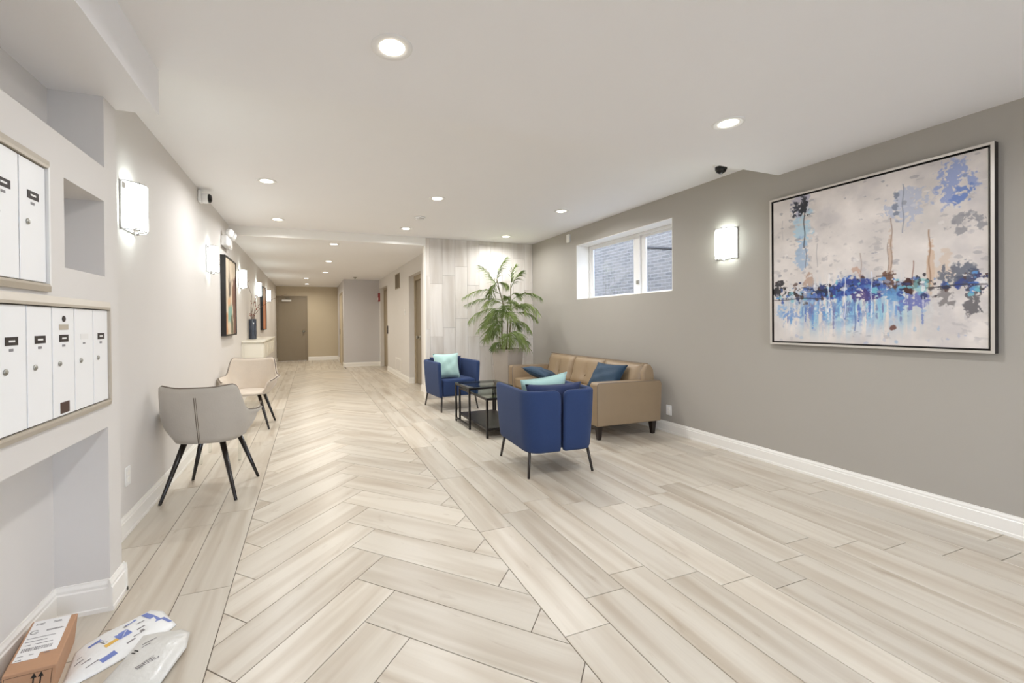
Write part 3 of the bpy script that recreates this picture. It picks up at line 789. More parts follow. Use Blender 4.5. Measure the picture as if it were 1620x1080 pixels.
for x in (.03, SD-.12):
    for y in (.03, SL-.09):
        MB().add([(x+.012, y+.012, 0), (x+.05, y+.012, 0), (x+.05, y+.05, 0), (x+.012, y+.05, 0), (x, y, .158), (x+.065, y, .158), (x+.065, y+.065, .158), (x, y+.065, .158)],
                 [(0,3,2,1),(4,5,6,7),(0,1,5,4),(1,2,6,5),(2,3,7,6),(3,0,4,7)]).build('leg', 'dark_wood', t, bevel=.003)
cushion('dark teal cushion lying on the far end of the sofa seat', (3.14, 5.33, .535), (rd(14), rd(10), rd(28)), .46, .44, .15, 'teal_fabric', 8)
cushion('dark teal cushion leaning on the sofa back by the near arm', (3.33, 4.17, .61), (rd(0), rd(-52), rd(12)), .40, .44, .14, 'teal_fabric', 9)

# ------------------------------------------------------------------ nesting tables
def frame_table(name, label, x0, x1, y0, y1, h, shelf, group):
    t = thing(name, label, 'table', ((x0+x1)/2, (y0+y1)/2, 0), group=group)
    a, c = (x1-x0)/2, (y1-y0)/2; w_ = .022
    for sx in (-1, 1):
        for sy in (-1, 1):
            MB().box(sx*a-(w_ if sx > 0 else 0), sx*a+(w_ if sx < 0 else 0), sy*c-(w_ if sy > 0 else 0), sy*c+(w_ if sy < 0 else 0), 0, h-.006).build('leg', 'black_metal', t, bevel=.002)
    b = MB()
    for sx in (-1, 1): b.box(sx*a-(w_ if sx > 0 else 0), sx*a+(w_ if sx < 0 else 0), -c+w_, c-w_, h-.03, h-.006)
    for sy in (-1, 1): b.box(-a+w_, a-w_, sy*c-(w_ if sy > 0 else 0), sy*c+(w_ if sy < 0 else 0), h-.03, h-.006)
    b.build('top_frame', 'black_metal', t, bevel=.002)
    MB().box(-a+.002, a-.002, -c+.002, c-.002, h-.006, h).build('glass_top', 'table_glass', t)
    if shelf:
        b = MB()
        for sx in (-1, 1): b.box(sx*a-(w_ if sx > 0 else 0), sx*a+(w_ if sx < 0 else 0), -c+w_, c-w_, shelf-.022, shelf)
        for sy in (-1, 1): b.box(-a+w_, a-w_, sy*c-(w_ if sy > 0 else 0), sy*c+(w_ if sy < 0 else 0), shelf-.022, shelf)
        b.build('shelf_rail', 'black_metal', t)
        MB().box(-a+w_, a-w_, -c+w_, c-w_, shelf-.014, shelf+.001).build('shelf', 'shelf_dark', t)
    else:
        b = MB()
        for sx in (-1, 1): b.box(sx*a-(w_ if sx > 0 else 0), sx*a+(w_ if sx < 0 else 0), -c+w_, c-w_, .03, .05)
        b.build('floor_rail', 'black_metal', t)
    return t
frame_table('nesting_table', 'lower glass-topped nesting table with dark shelf, behind the near armchair', 1.815, 2.315, 4.277, 5.207, .45, .11, 'black metal nesting tables')
frame_table('nesting_table', 'taller square glass-topped nesting table standing over the long one', 1.772, 2.355, 4.712, 5.232, .505, 0, 'black metal nesting tables')

# ------------------------------------------------------------------ palm in square planter
t = thing('potted_palm', 'tall green palm in a tapered grey planter beside the sofa', 'potted plant', (3.06, 6.30, 0), rd(20))
wt, wb, hp = .185, .135, .845
pts = [[(sx*w_, sy*w_, z) for sx, sy in ((-1,-1),(1,-1),(1,1),(-1,1))] for w_, z in ((wb, 0), (wt, hp), (wt-.018, hp), (wt-.03, hp-.07))]
b = MB().grid(pts, cv=True); b.f.append((3, 2, 1, 0))
b.build('planter', 'planter_grey', t, bevel=.006)
MB().box(-wt+.028, wt-.028, -wt+.028, wt-.028, hp-.09, hp-.07).build('soil', 'soil', t)
Z5 = .00161
cr = Matrix.Rotation(-rd(20)-YAW, 3, 'Z') @ Vector((1, 0, 0)); cf = Matrix.Rotation(-rd(20)-YAW, 3, 'Z') @ Vector((0, 1, 0))
def pp(a, b_, d=0.): return cr*((a-478)*Z5) + cf*d + Vector((0, 0, hp+(965-b_)*Z5))
stems = [([(430, 1000), (420, 820), (425, 640), (440, 520), (405, 390), (372, 250)], 0.), ([(500, 1000), (505, 800), (520, 640), (518, 480), (520, 300)], .05), ([(470, 1000), (480, 850), (488, 700), (485, 640)], .08), ([(415, 1000), (400, 900), (390, 840)], -.05)]
for pl_, d in stems:
    MB().tube([pp(a, b_, d) for a, b_ in pl_], [.014-.008*i/len(pl_) for i in range(len(pl_))], 7).build('stem', 'palm_stem', t, smooth=True)
fr_list = [  # base, control, tip, depth of tip, leaflet length
    ((395,360),(330,230),(205,125),-.10,.15), ((372,290),(380,140),(470,35),.05,.13), ((520,330),(510,220),(560,120),-.05,.15),
    ((520,340),(560,230),(630,165),.08,.13), ((400,400),(230,300),(25,440),.0,.11), ((430,470),(240,410),(55,515),-.12,.11), ((430,560),(220,520),(80,680),-.08,.14),
    ((518,480),(650,330),(820,455),-.10,.12), ((520,570),(680,430),(785,610),-.15,.16), ((522,600),(690,560),(800,680),.10,.10),
    ((520,680),(650,660),(720,795),-.02,.12), ((425,640),(300,640),(170,785),.08,.11), ((425,660),(300,560),(235,720),-.22,.17),
    ((425,700),(300,690),(240,865),-.20,.16), ((420,800),(330,740),(255,860),-.12,.15), ((490,820),(580,720),(690,965),-.15,.17),
    ((480,830),(540,740),(600,930),-.28,.18), ((480,840),(470,760),(445,930),-.28,.16), ((440,520),(340,420),(245,520),-.18,.15),
    ((440,520),(500,440),(560,520),-.18,.13), ((430,600),(360,520),(300,640),-.25,.17), ((520,480),(470,400),(490,440),.1,.10),
    ((440,540),(470,480),(430,640),-.26,.15), ((425,700),(360,640),(310,760),-.3,.17), ((522,560),(600,480),(640,560),-.2,.16),
    ((370,280),(320,330),(290,420),-.12,.13), ((380,300),(430,260),(470,330),-.1,.12), ((425,740),(380,700),(340,840),.2,.15), ((500,700),(560,640),(610,760),.2,.14),
    ((520,420),(570,360),(600,440),-.1,.10), ((425,620),(470,560),(520,640),-.28,.15), ((400,900),(360,880),(330,960),-.15,.11), ((500,860),(600,850),(690,900),.1,.14)]
rg = random.Random(11)
for bs, ct, tp, d, ll in fr_list:
    P0, P1, P2 = pp(*bs), pp(*ct, d*.6), pp(*tp, d)
    n = 38
    def bez(s): return P0*(1-s)**2 + P1*2*s*(1-s) + P2*s*s
    def tan(s): return ((P1-P0)*(1-s)+(P2-P1)*s).normalized()
    cpts = [bez(i/10) for i in range(11)]
    b = MB().tube(cpts, [.0055-.0042*i/10 for i in range(11)], 5)
    for i in range(n*2):
        s = .16+.84*(i//2)/(n-1); side = -1 if i % 2 else 1
        p = bez(min(s, 1)); tg = tan(min(s, 1))
        lat = tg.cross(Vector((0, 0, 1)))
        if lat.length < .25: lat = cf.cross(tg)
        lat.normalize(); nr = lat.cross(tg).normalized()
        ln = 1.18*ll*(.5+.6*math.sin(PI*min(1, s*.92)))*rg.uniform(.85, 1.12)
        dn = Vector((0, 0, -1)); dn = dn - tg*dn.dot(tg)
        if dn.length < .2: dn = cr - tg*cr.dot(tg)
        dn.normalize(); lt = tg.cross(dn)
        th_ = rd(rg.uniform(20, 95))*side
        dirv = (tg*rg.uniform(.45, .75) + (dn*math.cos(th_)+lt*math.sin(th_))*.8).normalized()
        side_v = dirv.cross(lt*math.cos(th_)-dn*math.sin(th_)).cross(dirv).normalized()
        wv = .0055
        q1 = p + dirv*ln*.5; q2 = p + dirv*ln + Vector((0, 0, -ln*.22))
        b.add([p-side_v*wv*.4, p+side_v*wv*.4, q1+side_v*wv, q1-side_v*wv, q2], [(0, 1, 2, 3), (3, 2, 4)])
    b.build('frond', 'palm_leaf', t, fix=False)

# ------------------------------------------------------------------ suede chairs with black tapered legs
def suede_chair(label, loc, rz, mat, metal_tip=False):
    t = thing('tub_chair', label, 'chair', loc, rz, 'suede tub chairs')
    nphi, nt_ = 48, 12
    rows_ = []
    def sm(x, a, b_): 
        k = max(0, min(1, (x-a)/(b_-a))); return k*k*(3-2*k)
    for j in range(nt_+1):
        s = j/nt_; row = []
        for i in range(nphi+1):
            ph = rd(-138+276*i/nphi); A = abs(math.degrees(ph))
            zt = .835 - .195*sm(A, 50, 74) - .04*sm(A, 105, 138)
            zt += .014*sm(A, 10, 46)-.014*sm(A, 46, 56)
            z = .425+(zt-.425)*s
            zn = (z-.425)/.41
            rx_ = .205+.095*(1-(1-min(1, s*1.2))**2)+.012*sm(A, 60, 100)*s**2
            rback = .215+.075*min(1, zn)**.9
            x = math.copysign(rx_*abs(math.sin(ph))**.72, ph)
            y = -rback*abs(math.cos(ph))**.62 if A < 90 else -.27*math.cos(ph)*(.75+.25*s)
            # flatten the back into a gentle curve
            pass
            # arms roll outwards at the rim
            roll = sm(A, 68, 92)*sm(s, .72, 1.0)
            x += math.copysign(.03*roll, x); z -= .012*roll
            row.append((x, y, z))
        rows_.append(row)
    sh = MB().grid(rows_).build('shell', mat, t, smooth=True, solid=.028, fix=True)
    rim = rows_[-1]
    MB().tube(rim, .0075, 6).build('rim_piping', 'piping', sh, smooth=True)
    # seat pan: shallow bowl
    pan = []
    for k in range(9):
        f_ = k/8; row = []
        for i in range(40):
            a = 2*PI*i/40; c, s_ = math.sin(a), math.cos(a)
            r_ = f_; x = .235*r_*c; y = (-.225 if s_ < 0 else .27)*r_*abs(s_)*(1)
            row.append((x, y, .475-.02*(1-f_**2)-.05*f_**8))
        pan.append(row)
    b = MB().grid(pan, cv=True)
    b.grid([[(x*.98, y*.98, .425) for x, y, z in pan[-1]], [(0, 0, .415)]*40], cv=True)
    b.grid([pan[-1], [(x*.98, y*.98, .425) for x, y, z in pan[-1]]], cv=True)
    weld(b.build('seat', mat, t))
    # back seam
    sm_pts = [(rows_[j][nphi//2][0]+dx, rows_[j][nphi//2][1]-.0145, rows_[j][nphi//2][2]) for dx in (0,) for j in range(0, nt_-1)]
    MB().tube(sm_pts, .003, 6).build('back_seam', 'piping', sh, smooth=True)
    sm2 = [(x+.012, y, z) for x, y, z in sm_pts]; MB().tube(sm2, .002, 6).build('back_seam', 'piping', sh, smooth=True)
    for x, y in ((-.255, .245), (.255, .245), (-.255, -.245), (.255, -.245)):
        lg = MB().tube([(x*.50, y*.60, .425), (x*.985, y*.985, .012), (x, y, 0)], [.0215, .0115, .0115], 14).build('leg', 'black_leg', t, smooth=True)
    return t
suede_chair('grey suede tub chair nearest the mailboxes, back to the camera, black tapered legs', (-.725, 3.775, 0), rd(-11.5), 'suede_grey')
suede_chair('beige suede tub chair facing the camera, beside the left wall further back', (-.72, 5.93, 0), rd(176), 'suede_beige')

# clear acrylic side table between the chairs
t = thing('acrylic_table', 'clear acrylic side table between the two suede tub chairs', 'table', (-.76, 4.70, 0))
MB().box(-.27, .27, -.21, .21, .47, .485).build('top', 'acrylic', t)
for x in (-.2, .12):
    for y in (-.2, .19):
        MB().box(x-.012, x+.012, y-.012, y+.012, 0, .47).build('leg', 'acrylic', t)

# ------------------------------------------------------------------ wall console with vase
t = thing('wall_console', 'white wall-mounted console under the dark vase on the left wall', 'console', (XL, 9.05, .69))
MB().box(0, .325, -1.13, 1.13, 0, .29).build('body', 'console_white', t, bevel=.004)
MB().box(0, .355, -1.16, 1.16, .29, .32).build('top', 'console_white', t, bevel=.005)
for k in range(4):
    dr = MB().box(.325, .337, -1.115+.56*k, -.575+.56*k, .015, .275).build('door', 'console_white', t, bevel=.002)
    MB().box(.337, .343, -1.06+.56*k, -.63+.56*k, .06, .23).build('panel', 'console_white', dr, bevel=.002)
MB().box(.04, .29, -1.138, -1.13, .03, .26).build('end_panel', 'console_white', t, bevel=.002)
t = thing('vase', 'dark glazed cylinder vase holding bare branches on the white console', 'vase', (-1.0, 8.72, 1.01))
MB().lathe([(.062, 0), (.066, .01), (.066, .37), (.060, .375), (.056, .37), (.056, .05)], (0, 0, 0), 24).build('body', 'vase_glaze', t, smooth=True)
t = thing('branch_bundle', 'bare curling branches with buds standing in the dark vase', 'branches', (-1.0, 8.72, 1.06))
rg = random.Random(7)
br_ = [[(0, 0, 0), (.0, -.05, .4), (-.01, -.1, .55), (.02, -.25, .75), (-.03, -.45, .95), (.02, -.5, 1.0)], [(0, 0, 0), (.03, .05, .4), (.12, .2, .55), (.30, .5, .72), (.52, .8, .84), (.55, 1.0, .86)],
       [(0, 0, 0), (.02, .0, .4), (.05, .04, .6), (.06, .02, .72)], [(0, 0, 0), (-.02, .03, .4), (.02, .08, .65), (.08, .1, .78)], [(0, 0, 0), (.02, -.03, .38), (.07, -.1, .5), (.12, -.12, .56)], [(0, 0, 0), (-.03, 0, .4), (-.02, -.02, .62)]]
for pl_ in br_:
    o = MB().tube(pl_, [.005-.0035*i/len(pl_) for i in range(len(pl_))], 6).build('twig', 'branch', t, smooth=True)
    if len(pl_) < 6:
        b = MB()
        for q in pl_[1:]:
            for _ in range(3):
                c = (q[0]+rg.uniform(-.015, .015), q[1]+rg.uniform(-.015, .015), q[2]+rg.uniform(-.04, .04))
                b.lathe([(.001, -.012), (.008, 0), (.001, .012)], c, 6)
        b.build('buds', 'berry', o, smooth=True)

# ------------------------------------------------------------------ paintings
def vnoise(x, y, seed):
    rs = np.random.RandomState(seed); T_ = rs.rand(256, 256)
    xi = np.floor(x).astype(int); yi = np.floor(y).astype(int); fx = x-xi; fy = y-yi
    fx = fx*fx*(3-2*fx); fy = fy*fy*(3-2*fy)
    g = lambda a, b_: T_[a % 256, b_ % 256]
    return (g(xi, yi)*(1-fx)+g(xi+1, yi)*fx)*(1-fy)+(g(xi, yi+1)*(1-fx)+g(xi+1, yi+1)*fx)*fy
def fbm(x, y, seed, o=5):
    s = 0; a = .5
    for k in range(o): s = s+a*vnoise(x*2**k, y*2**k, seed+k); a *= .5
    return s/(1-.5**o)
def sst(x, a, b_):
    k = np.clip((x-a)/(b_-a), 0, 1); return k*k*(3-2*k)
def canvas_obj(name, w_, h_, nx, ny, colfun, parent, to3d, mat='canvas'):
    S, T_ = np.meshgrid(np.linspace(0, 1, nx+1), np.linspace(0, 1, ny+1), indexing='ij')
    C = np.clip(colfun(S, T_), 0, 1)
    vs = [to3d(s, t_) for s, t_ in zip(S.ravel(), T_.ravel())]
    fs = [(i*(ny+1)+j, (i+1)*(ny+1)+j, (i+1)*(ny+1)+j+1, i*(ny+1)+j+1) for i in range(nx) for j in range(ny)]
    me = bpy.data.meshes.new(name); me.from_pydata(vs, [], fs)
    at = me.attributes.new('paint', 'FLOAT_COLOR', 'POINT')
    lin = np.where(C <= .04045, C/12.92, ((C+.055)/1.055)**2.4)
    at.data.foreach_set('color', np.concatenate([lin.reshape(-1, 3), np.ones((lin.size//3, 1))], 1).ravel().astype(np.float32))
    me.materials.append(MATS[mat])
    o = bpy.data.objects.new(name, me); COL.objects.link(o); o.parent = parent
    return o
def lay(C, m_, col):
    m_ = np.clip(m_, 0, 1)[..., None]; return C*(1-m_)+np.array(col)/255.*m_
def abstract_big(S, T_):
    C = np.ones(S.shape+(3,))*np.array([222, 214, 208])/255.
    mot = fbm(S*9, T_*9, 3); C = C*(0.90+.2*mot)[..., None]
    C = lay(C, sst(fbm(S*6, T_*5, 11), .56, .74)*.5, (196, 190, 190))
    C = lay(C, sst(fbm(S*26, T_*40, 15), .62, .72)*.35*sst(fbm(S*4, T_*4, 16), .45, .6), (150, 146, 150))
    g = lambda s0, t0, ss, ts: np.exp(-((S-s0)/ss)**2-((T_-t0)/ts)**2)
    wx_ = (fbm(S*14, T_*14, 71)-.5)*.10; wy_ = (fbm(S*14, T_*14, 75)-.5)*.10
    rough = fbm(S*26+T_*14+wx_*30, T_*20-S*12+wy_*30, 21); vert = fbm(S*60, T_*6, 25); vert2 = fbm(S*34, T_*4, 29); spk = fbm(S*70, T_*70, 33); brk = fbm(S*48+T_*36, T_*60-S*30, 61, 3); spv = fbm((S+wx_)*70+T_*9, (T_+wy_)*26-S*7, 35)
    def blob(s0, t0, ss, ts, col, k=1., th=.5, nz=rough):
        nonlocal C
        gg = g(s0, t0, ss*1.12, ts*1.12); C = lay(C, sst(gg+((nz-.5)*2.6+(brk-.5)*1.8)*gg**.7, th-.02, th+.26)*k, col)
    # upper left dark mark with pale blue fall
    blob(.19, .20, .05, .13, (170, 205, 222), .75, .36); blob(.18, .40, .04, .10, (150, 178, 208), .7, .42)
    blob(.17, .03, .05, .10, (176, 172, 190), .8, .3); blob(.165, .075, .045, .06, (52, 54, 64), .95, .42, spv); blob(.20, .10, .03, .05, (40, 42, 50), .9, .45, spv)
    # upper right blues
    blob(.89, .14, .07, .10, (142, 158, 206), .85, .34, spv); blob(.92, .21, .04, .05, (106, 134, 198), .8, .40, spv); blob(.70, .20, .08, .10, (176, 184, 206), .7, .40, spv)
    blob(.93, .36, .06, .06, (120, 120, 128), .6, .52, spv); blob(.66, .20, .015, .07, (110, 118, 136), .7, .42)
    # warm vertical washes
    blob(.80, .58, .012, .14, (206, 170, 138), .6, .34, vert); blob(.85, .57, .04, .07, (214, 188, 164), .5, .36); blob(.635, .50, .010, .12, (190, 158, 132), .6, .38, vert)
    blob(.48, .58, .03, .05, (190, 150, 128), .7, .42); blob(.22, .60, .03, .06, (170, 132, 108), .6, .44, spv)
    # pale blue drips under the band
    dr = sst(vert, .44, .60)*np.exp(-((T_-.77)/.12)**2)*np.exp(-((S-.42)/.30)**4)
    C = lay(C, dr*.85, (116, 166, 214)); C = lay(C, sst(brk, .55, .62)*.5*np.exp(-((T_-.78)/.1)**2), (222, 216, 212))
    
    dr2 = sst(vert2, .46, .6)*np.exp(-((T_-.80)/.11)**2)*np.exp(-((S-.45)/.28)**4); C = lay(C, dr2*.6, (140, 200, 220))
    C = lay(C, sst(spv, .50, .62)*np.exp(-((T_-.78)/.09)**2)*np.exp(-((S-.35)/.25)**4)*.6, (92, 116, 178))
    # main blue band
    hz = .665+.018*np.sin(S*9)+.01*np.sin(S*23)
    bandw = .05+.03*np.exp(-((S-.45)/.2)**2)
    env = np.exp(-((T_-hz)/bandw)**2)
    C = lay(C, sst(env*.8+vert*.55+(brk-.5)*.9, .72, .98)*np.exp(-((S-.42)/.24)**4)*.95, (70, 104, 178))
    C = lay(C, sst(env*.7+spv*.7, .86, 1.02)*np.exp(-((S-.45)/.2)**4)*.9, (44, 62, 138))
    C = lay(C, sst(env*.7+vert2*.6, .92, 1.04)*np.exp(-((S-.30)/.12)**2)*.8, (84, 176, 206))
    blob(.52, .70, .06, .04, (64, 48, 110), .8, .36, spv); blob(.30, .66, .05, .035, (30, 44, 74), .9, .36, spv); blob(.72, .74, .06, .05, (104, 110, 176), .85, .34, vert)
    blob(.66, .70, .05, .05, (90, 150, 200), .7, .4, spv)
    # dark crusts along the horizon
    env2 = np.exp(-((T_-hz+.02)/.045)**2)
    C = lay(C, sst(env2*(.5+(spk-.5)*2.2+(brk-.5)*1.4), .56, .70)*(.55+.45*np.cos(S*20)**2)*.95, (34, 32, 40))
    blob(.04, .63, .05, .06, (40, 38, 42), .9, .40, spv); blob(.96, .66, .05, .05, (44, 50, 100), .9, .34, spv); blob(.90, .62, .06, .07, (92, 98, 112), .8, .38, spv); blob(.95, .76, .03, .07, (70, 68, 72), .7, .42, spv); blob(.86, .74, .03, .05, (110, 104, 104), .7, .44, spv)
    blob(.71, .665, .025, .035, (66, 32, 26), .95, .30, spv); blob(.63, .62, .04, .05, (96, 62, 48), .85, .38, spv); blob(.745, .64, .02, .03, (40, 34, 36), .9, .38, spv); blob(.76, .665, .03, .03, (136, 196, 196), .7, .4); blob(.06, .78, .05, .05, (140, 176, 216), .7, .42, spv); blob(.13, .80, .06, .05, (118, 150, 204), .7, .42, spv)
    blob(.645, .90, .012, .015, (110, 70, 60), .9, .34)
    # many small broken strokes gathered on the horizon, drips below it, faint scratches above
    rs = np.random.RandomState(5)
    pal = [(40, 36, 42), (52, 70, 140), (70, 108, 184), (96, 150, 206), (236, 232, 230), (120, 190, 206), (84, 60, 54), (150, 150, 168), (30, 40, 80)]
    def stroke(s0, t0, ss, ts, col, k):
        nonlocal C
        gg = g(s0, t0, ss, ts); C = lay(C, sst(gg+(brk-.5)*2.2*gg+(spk-.5)*1.8*gg, .35, .6)*k, col)
    for i in range(130):
        s0 = rs.rand(); c_ = .655+.02*np.sin(s0*9); t0 = c_+rs.randn()*.035
        stroke(s0, t0, rs.uniform(.006, .02), rs.uniform(.006, .022), pal[rs.randint(9)], rs.uniform(.6, .95))
    for i in range(60):
        s0 = np.clip(.42+rs.randn()*.2, .02, .97); t0 = .76+abs(rs.randn())*.05
        stroke(s0, t0, rs.uniform(.003, .009), rs.uniform(.03, .07), [(100, 150, 205), (88, 110, 180), (150, 200, 220), (232, 228, 226), (110, 110, 160)][rs.randint(5)], rs.uniform(.4, .8))
    for i in range(70):
        stroke(rs.rand(), rs.rand()*.55, rs.uniform(.006, .02), rs.uniform(.004, .012), [(160, 156, 160), (190, 186, 188), (140, 140, 150), (236, 230, 226)][rs.randint(4)], rs.uniform(.3, .6))
    for i in range(40):
        stroke(rs.rand(), .80+rs.rand()*.2, rs.uniform(.004, .012), rs.uniform(.004, .016), [(160, 170, 200), (190, 186, 188), (150, 180, 210)][rs.randint(3)], rs.uniform(.3, .6))
    # thin scratched lines
    def vline(s0, t0, t1, col, w_=.0022, k=.85):
        nonlocal C
        wob = .003*np.sin(T_*40+s0*50); C = lay(C, np.exp(-((S-s0-wob)/w_)**2)*((T_ > t0) & (T_ < t1))*k, col)
    def hline(t0, s0, s1, col, w_=.002, k=.8):
        nonlocal C
        wob = .004*np.sin(S*26+t0*9); C = lay(C, np.exp(-((T_-t0-wob)/w_)**2)*((S > s0) & (S < s1))*k, col)
    vline(.197, 0, .36, (50, 48, 54), .003); vline(.205, .36, .5, (120, 120, 130)); vline(.64, .26, .62, (140, 112, 92)); vline(.795, .36, .68, (150, 112, 84), .003); vline(.625, .40, .6, (150, 130, 116)); vline(.73, .52, .66, (130, 90, 74)); vline(.50, .44, .62, (160, 140, 128)); vline(.27, .34, .5, (170, 164, 162)); vline(.06, .14, .28, (190, 184, 182)); vline(.69, .08, .36, (130, 136, 150))
    vline(.335, .55, .80, (236, 236, 238), .0035); vline(.42, .58, .84, (225, 232, 240), .003); vline(.55, .56, .82, (220, 226, 238), .003); vline(.47, .70, .92, (90, 110, 160), .003)
    hline(.705, 0, .30, (46, 44, 50), .003); hline(.675, .78, 1., (60, 56, 58), .003); hline(.59, .57, .66, (84, 60, 52), .004)
    return C
PY0, PY1, PZ0, PZ1 = 1.257, 2.562, 1.072, 2.335
t = thing('large_painting', 'large abstract blue and white painting in thin silver frame on the right wall', 'painting', (XR, (PY0+PY1)/2, PZ0), rd(180))
pw, ph = PY1-PY0, PZ1-PZ0
f_ = .016; D_ = .042
for args in ((-pw/2, -pw/2+f_, 0, ph), (pw/2-f_, pw/2, 0, ph), (-pw/2+f_, pw/2-f_, 0, f_), (-pw/2+f_, pw/2-f_, ph-f_, ph)):
    o = MB().box(0, D_, *args).build('frame_side', 'black_frame', t)
    MB().box(D_, D_+.002, *args).build('silver_face', 'silver_frame', o)
MB().box(0, .012, -pw/2+f_, pw/2-f_, f_, ph-f_).build('tray', 'black_frame', t)
g_ = f_+.012
MB().box(.012, .034, -pw/2+g_, pw/2-g_, g_, ph-g_).build('stretcher', 'paper', t)
# local y runs along -Y world; s=0 is the far (left) edge = local y negative
canvas_obj('canvas', 1, 1, 420, 400, abstract_big, t, lambda s, q: (.0352, -pw/2+g_+s*(pw-2*g_), ph-g_-q*(ph-2*g_)))

def dark_abstract(S, T_):
    C = np.ones(S.shape+(3,))*np.array([216, 200, 176])/255.; C = C*(.9+.2*fbm(S*6, T_*8, 41))[..., None]
    n = fbm(S*10, T_*8, 45)
    def rect(s0, s1, t0, t1, col, k=.95):
        nonlocal C
        e = (n-.5)*.12; m_ = sst(S+e, s0-.02, s0+.02)*(1-sst(S+e, s1-.02, s1+.02))*sst(T_+e, t0-.03, t0+.03)*(1-sst(T_+e, t1-.03, t1+.03)); C = lay(C, m_*k, col)
    rect(.74, 1.05, .22, 1.1, (104, 72, 62)); rect(.60, .8, .3, .62, (120, 84, 66), .8); rect(.3, .52, .30, .50, (96, 84, 72), .9)
    rect(.2, .5, .52, .66, (214, 168, 128), .8); rect(.24, .62, .62, .86, (132, 172, 158), .95); rect(0, .2, .72, 1., (196, 132, 84), .9); rect(.5, .7, .76, 1., (92, 92, 70), .9); rect(.36, .42, 0, .5, (90, 80, 72), .7)
    return C
def orange_abstract(S, T_):
    C = np.ones(S.shape+(3,))*np.array([206, 134, 92])/255.; n = fbm(S*6, T_*8, 55)
    C = C*(.85+.3*n)[..., None]; C = lay(C, sst(.28-T_+(n-.5)*.2, -.04, .04), (196, 176, 160)); C = lay(C, sst(S-.8+(n-.5)*.2, -.04, .04)*.6, (120, 70, 50))
    return C
def deep_frame(name, label, y0, y1, z0, z1, fun):
    t = thing(name, label, 'painting', (XL, (y0+y1)/2, z0))
    w_, h_ = y1-y0, z1-z0; f_ = .02
    for a in ((-w_/2, -w_/2+f_, 0, h_), (w_/2-f_, w_/2, 0, h_), (-w_/2+f_, w_/2-f_, 0, f_), (-w_/2+f_, w_/2-f_, h_-f_, h_)):
        MB().box(0, .062, *a).build('frame_side', 'black_frame', t, bevel=.002)
    MB().box(0, .05, -w_/2+f_, w_/2-f_, f_, h_-f_).build('stretcher', 'paper', t)
    canvas_obj('canvas', 1, 1, 70, 90, fun, t, lambda s, q: (.0515, -w_/2+f_+s*(w_-2*f_), h_-f_-q*(h_-2*f_)))
deep_frame('wall_painting', 'tall abstract painting in a deep black frame between second and third left sconces', 6.2, 7.05, 1.135, 2.195, dark_abstract)
deep_frame('wall_painting', 'orange abstract painting in a deep black frame past the branches in the vase', 10.8, 11.6, 1.15, 2.17, orange_abstract)

# ------------------------------------------------------------------ parcels on the floor
# cardboard box, corner axes taken along its edges
t = thing('parcel_box', 'brown cardboard parcel with white shipping label on the floor below the mailboxes', 'box', (-.885, 2.02, 0))
t.rotation_euler = (0, rd(6), rd(12))          # one long edge propped up
BW, BL, BH = .135, .305, .113
MB().box(-BW, 0, -BL/2, BL/2, 0, BH).build('carton', 'cardboard', t, bevel=.003)
LT = thing('label_sheet', None, None); LT.parent = t; LT.location = (-BW/2, 0, 0)
lb = MB().box(-.056, .052, -.075, .135, BH+.0004, BH+.0014).box(-.056, .008, -.105, -.075, BH+.0004, BH+.0014).build('shipping_label', 'paper', t)
lb.location = (-BW/2-.004, .012, 0); bpy.data.objects.remove(LT)
pr = MB(); zz = BH+.0016
def mark(x0, x1, y0, y1, z=None):
    z = zz if z is None else z; pr.add([(x0, y0, z), (x1, y0, z), (x1, y1, z), (x0, y1, z)], [(0, 1, 2, 3)])
rg = random.Random(5); x = -.048
while x < .034:
    w_ = rg.choice((.0014, .0022, .0034)); mark(x, x+w_, -.055, -.035); x += w_+rg.choice((.0012, .002))
for y, x0, x1 in ((-.02, -.045, -.03), (-.02, -.02, .03), (.0, -.05, .01), (.02, -.05, .03), (.055, -.005, .045), (.06, -.005, .04), (.105, -.045, -.02), (.112, -.045, -.02), (.105, .005, .03), (.112, .005, .028), (-.08, -.05, -.035), (-.08, -.02, -.008), (-.085, .02, .035), (-.100, -.05, -.035)):
    mark(x0, x1, y, y+.004)
# round G-shaped mark
for i in range(14):
    a0, a1 = rd(40+20*i), rd(40+20*(i+1)); c = (-.038, .06); r0, r1 = .009, .013
    pr.add([(c[0]+r0*math.cos(a0), c[1]+r0*math.sin(a0), zz), (c[0]+r1*math.cos(a0), c[1]+r1*math.sin(a0), zz), (c[0]+r1*math.cos(a1), c[1]+r1*math.sin(a1), zz), (c[0]+r0*math.cos(a1), c[1]+r0*math.sin(a1), zz)], [(0, 1, 2, 3)])
mark(-.038, -.027, .056, .060)
pr.build('label_print', 'ink', lb, fix=False)['kind'] = 'stuff'
# upright arrows on the front face
pr = MB(); yf = -BL/2-.0006
def fm(x0, x1, z0, z1): pr.add([(x0-.07, yf, z0), (x1-.07, yf, z0), (x1-.07, yf, z1), (x0-.07, yf, z1)], [(0, 1, 2, 3)])
OX = -BW/2
fm(.012, .016, .045, .085); fm(.030, .034, .045, .085); fm(.004, .045, .034, .038)
for xa in (.014-.07, .032-.07): pr.add([(xa-.008, yf, .083), (xa+.008, yf, .083), (xa, yf, .10)], [(0, 1, 2)])
fm(-.06, .06, .1, .1012); fm(-.06, -.0588, .02, .1); fm(.0588, .06, .02, .1); fm(-.06, .06, .02, .0212)
pr.build('arrow_print', 'ink_black', t, fix=False)['kind'] = 'stuff'

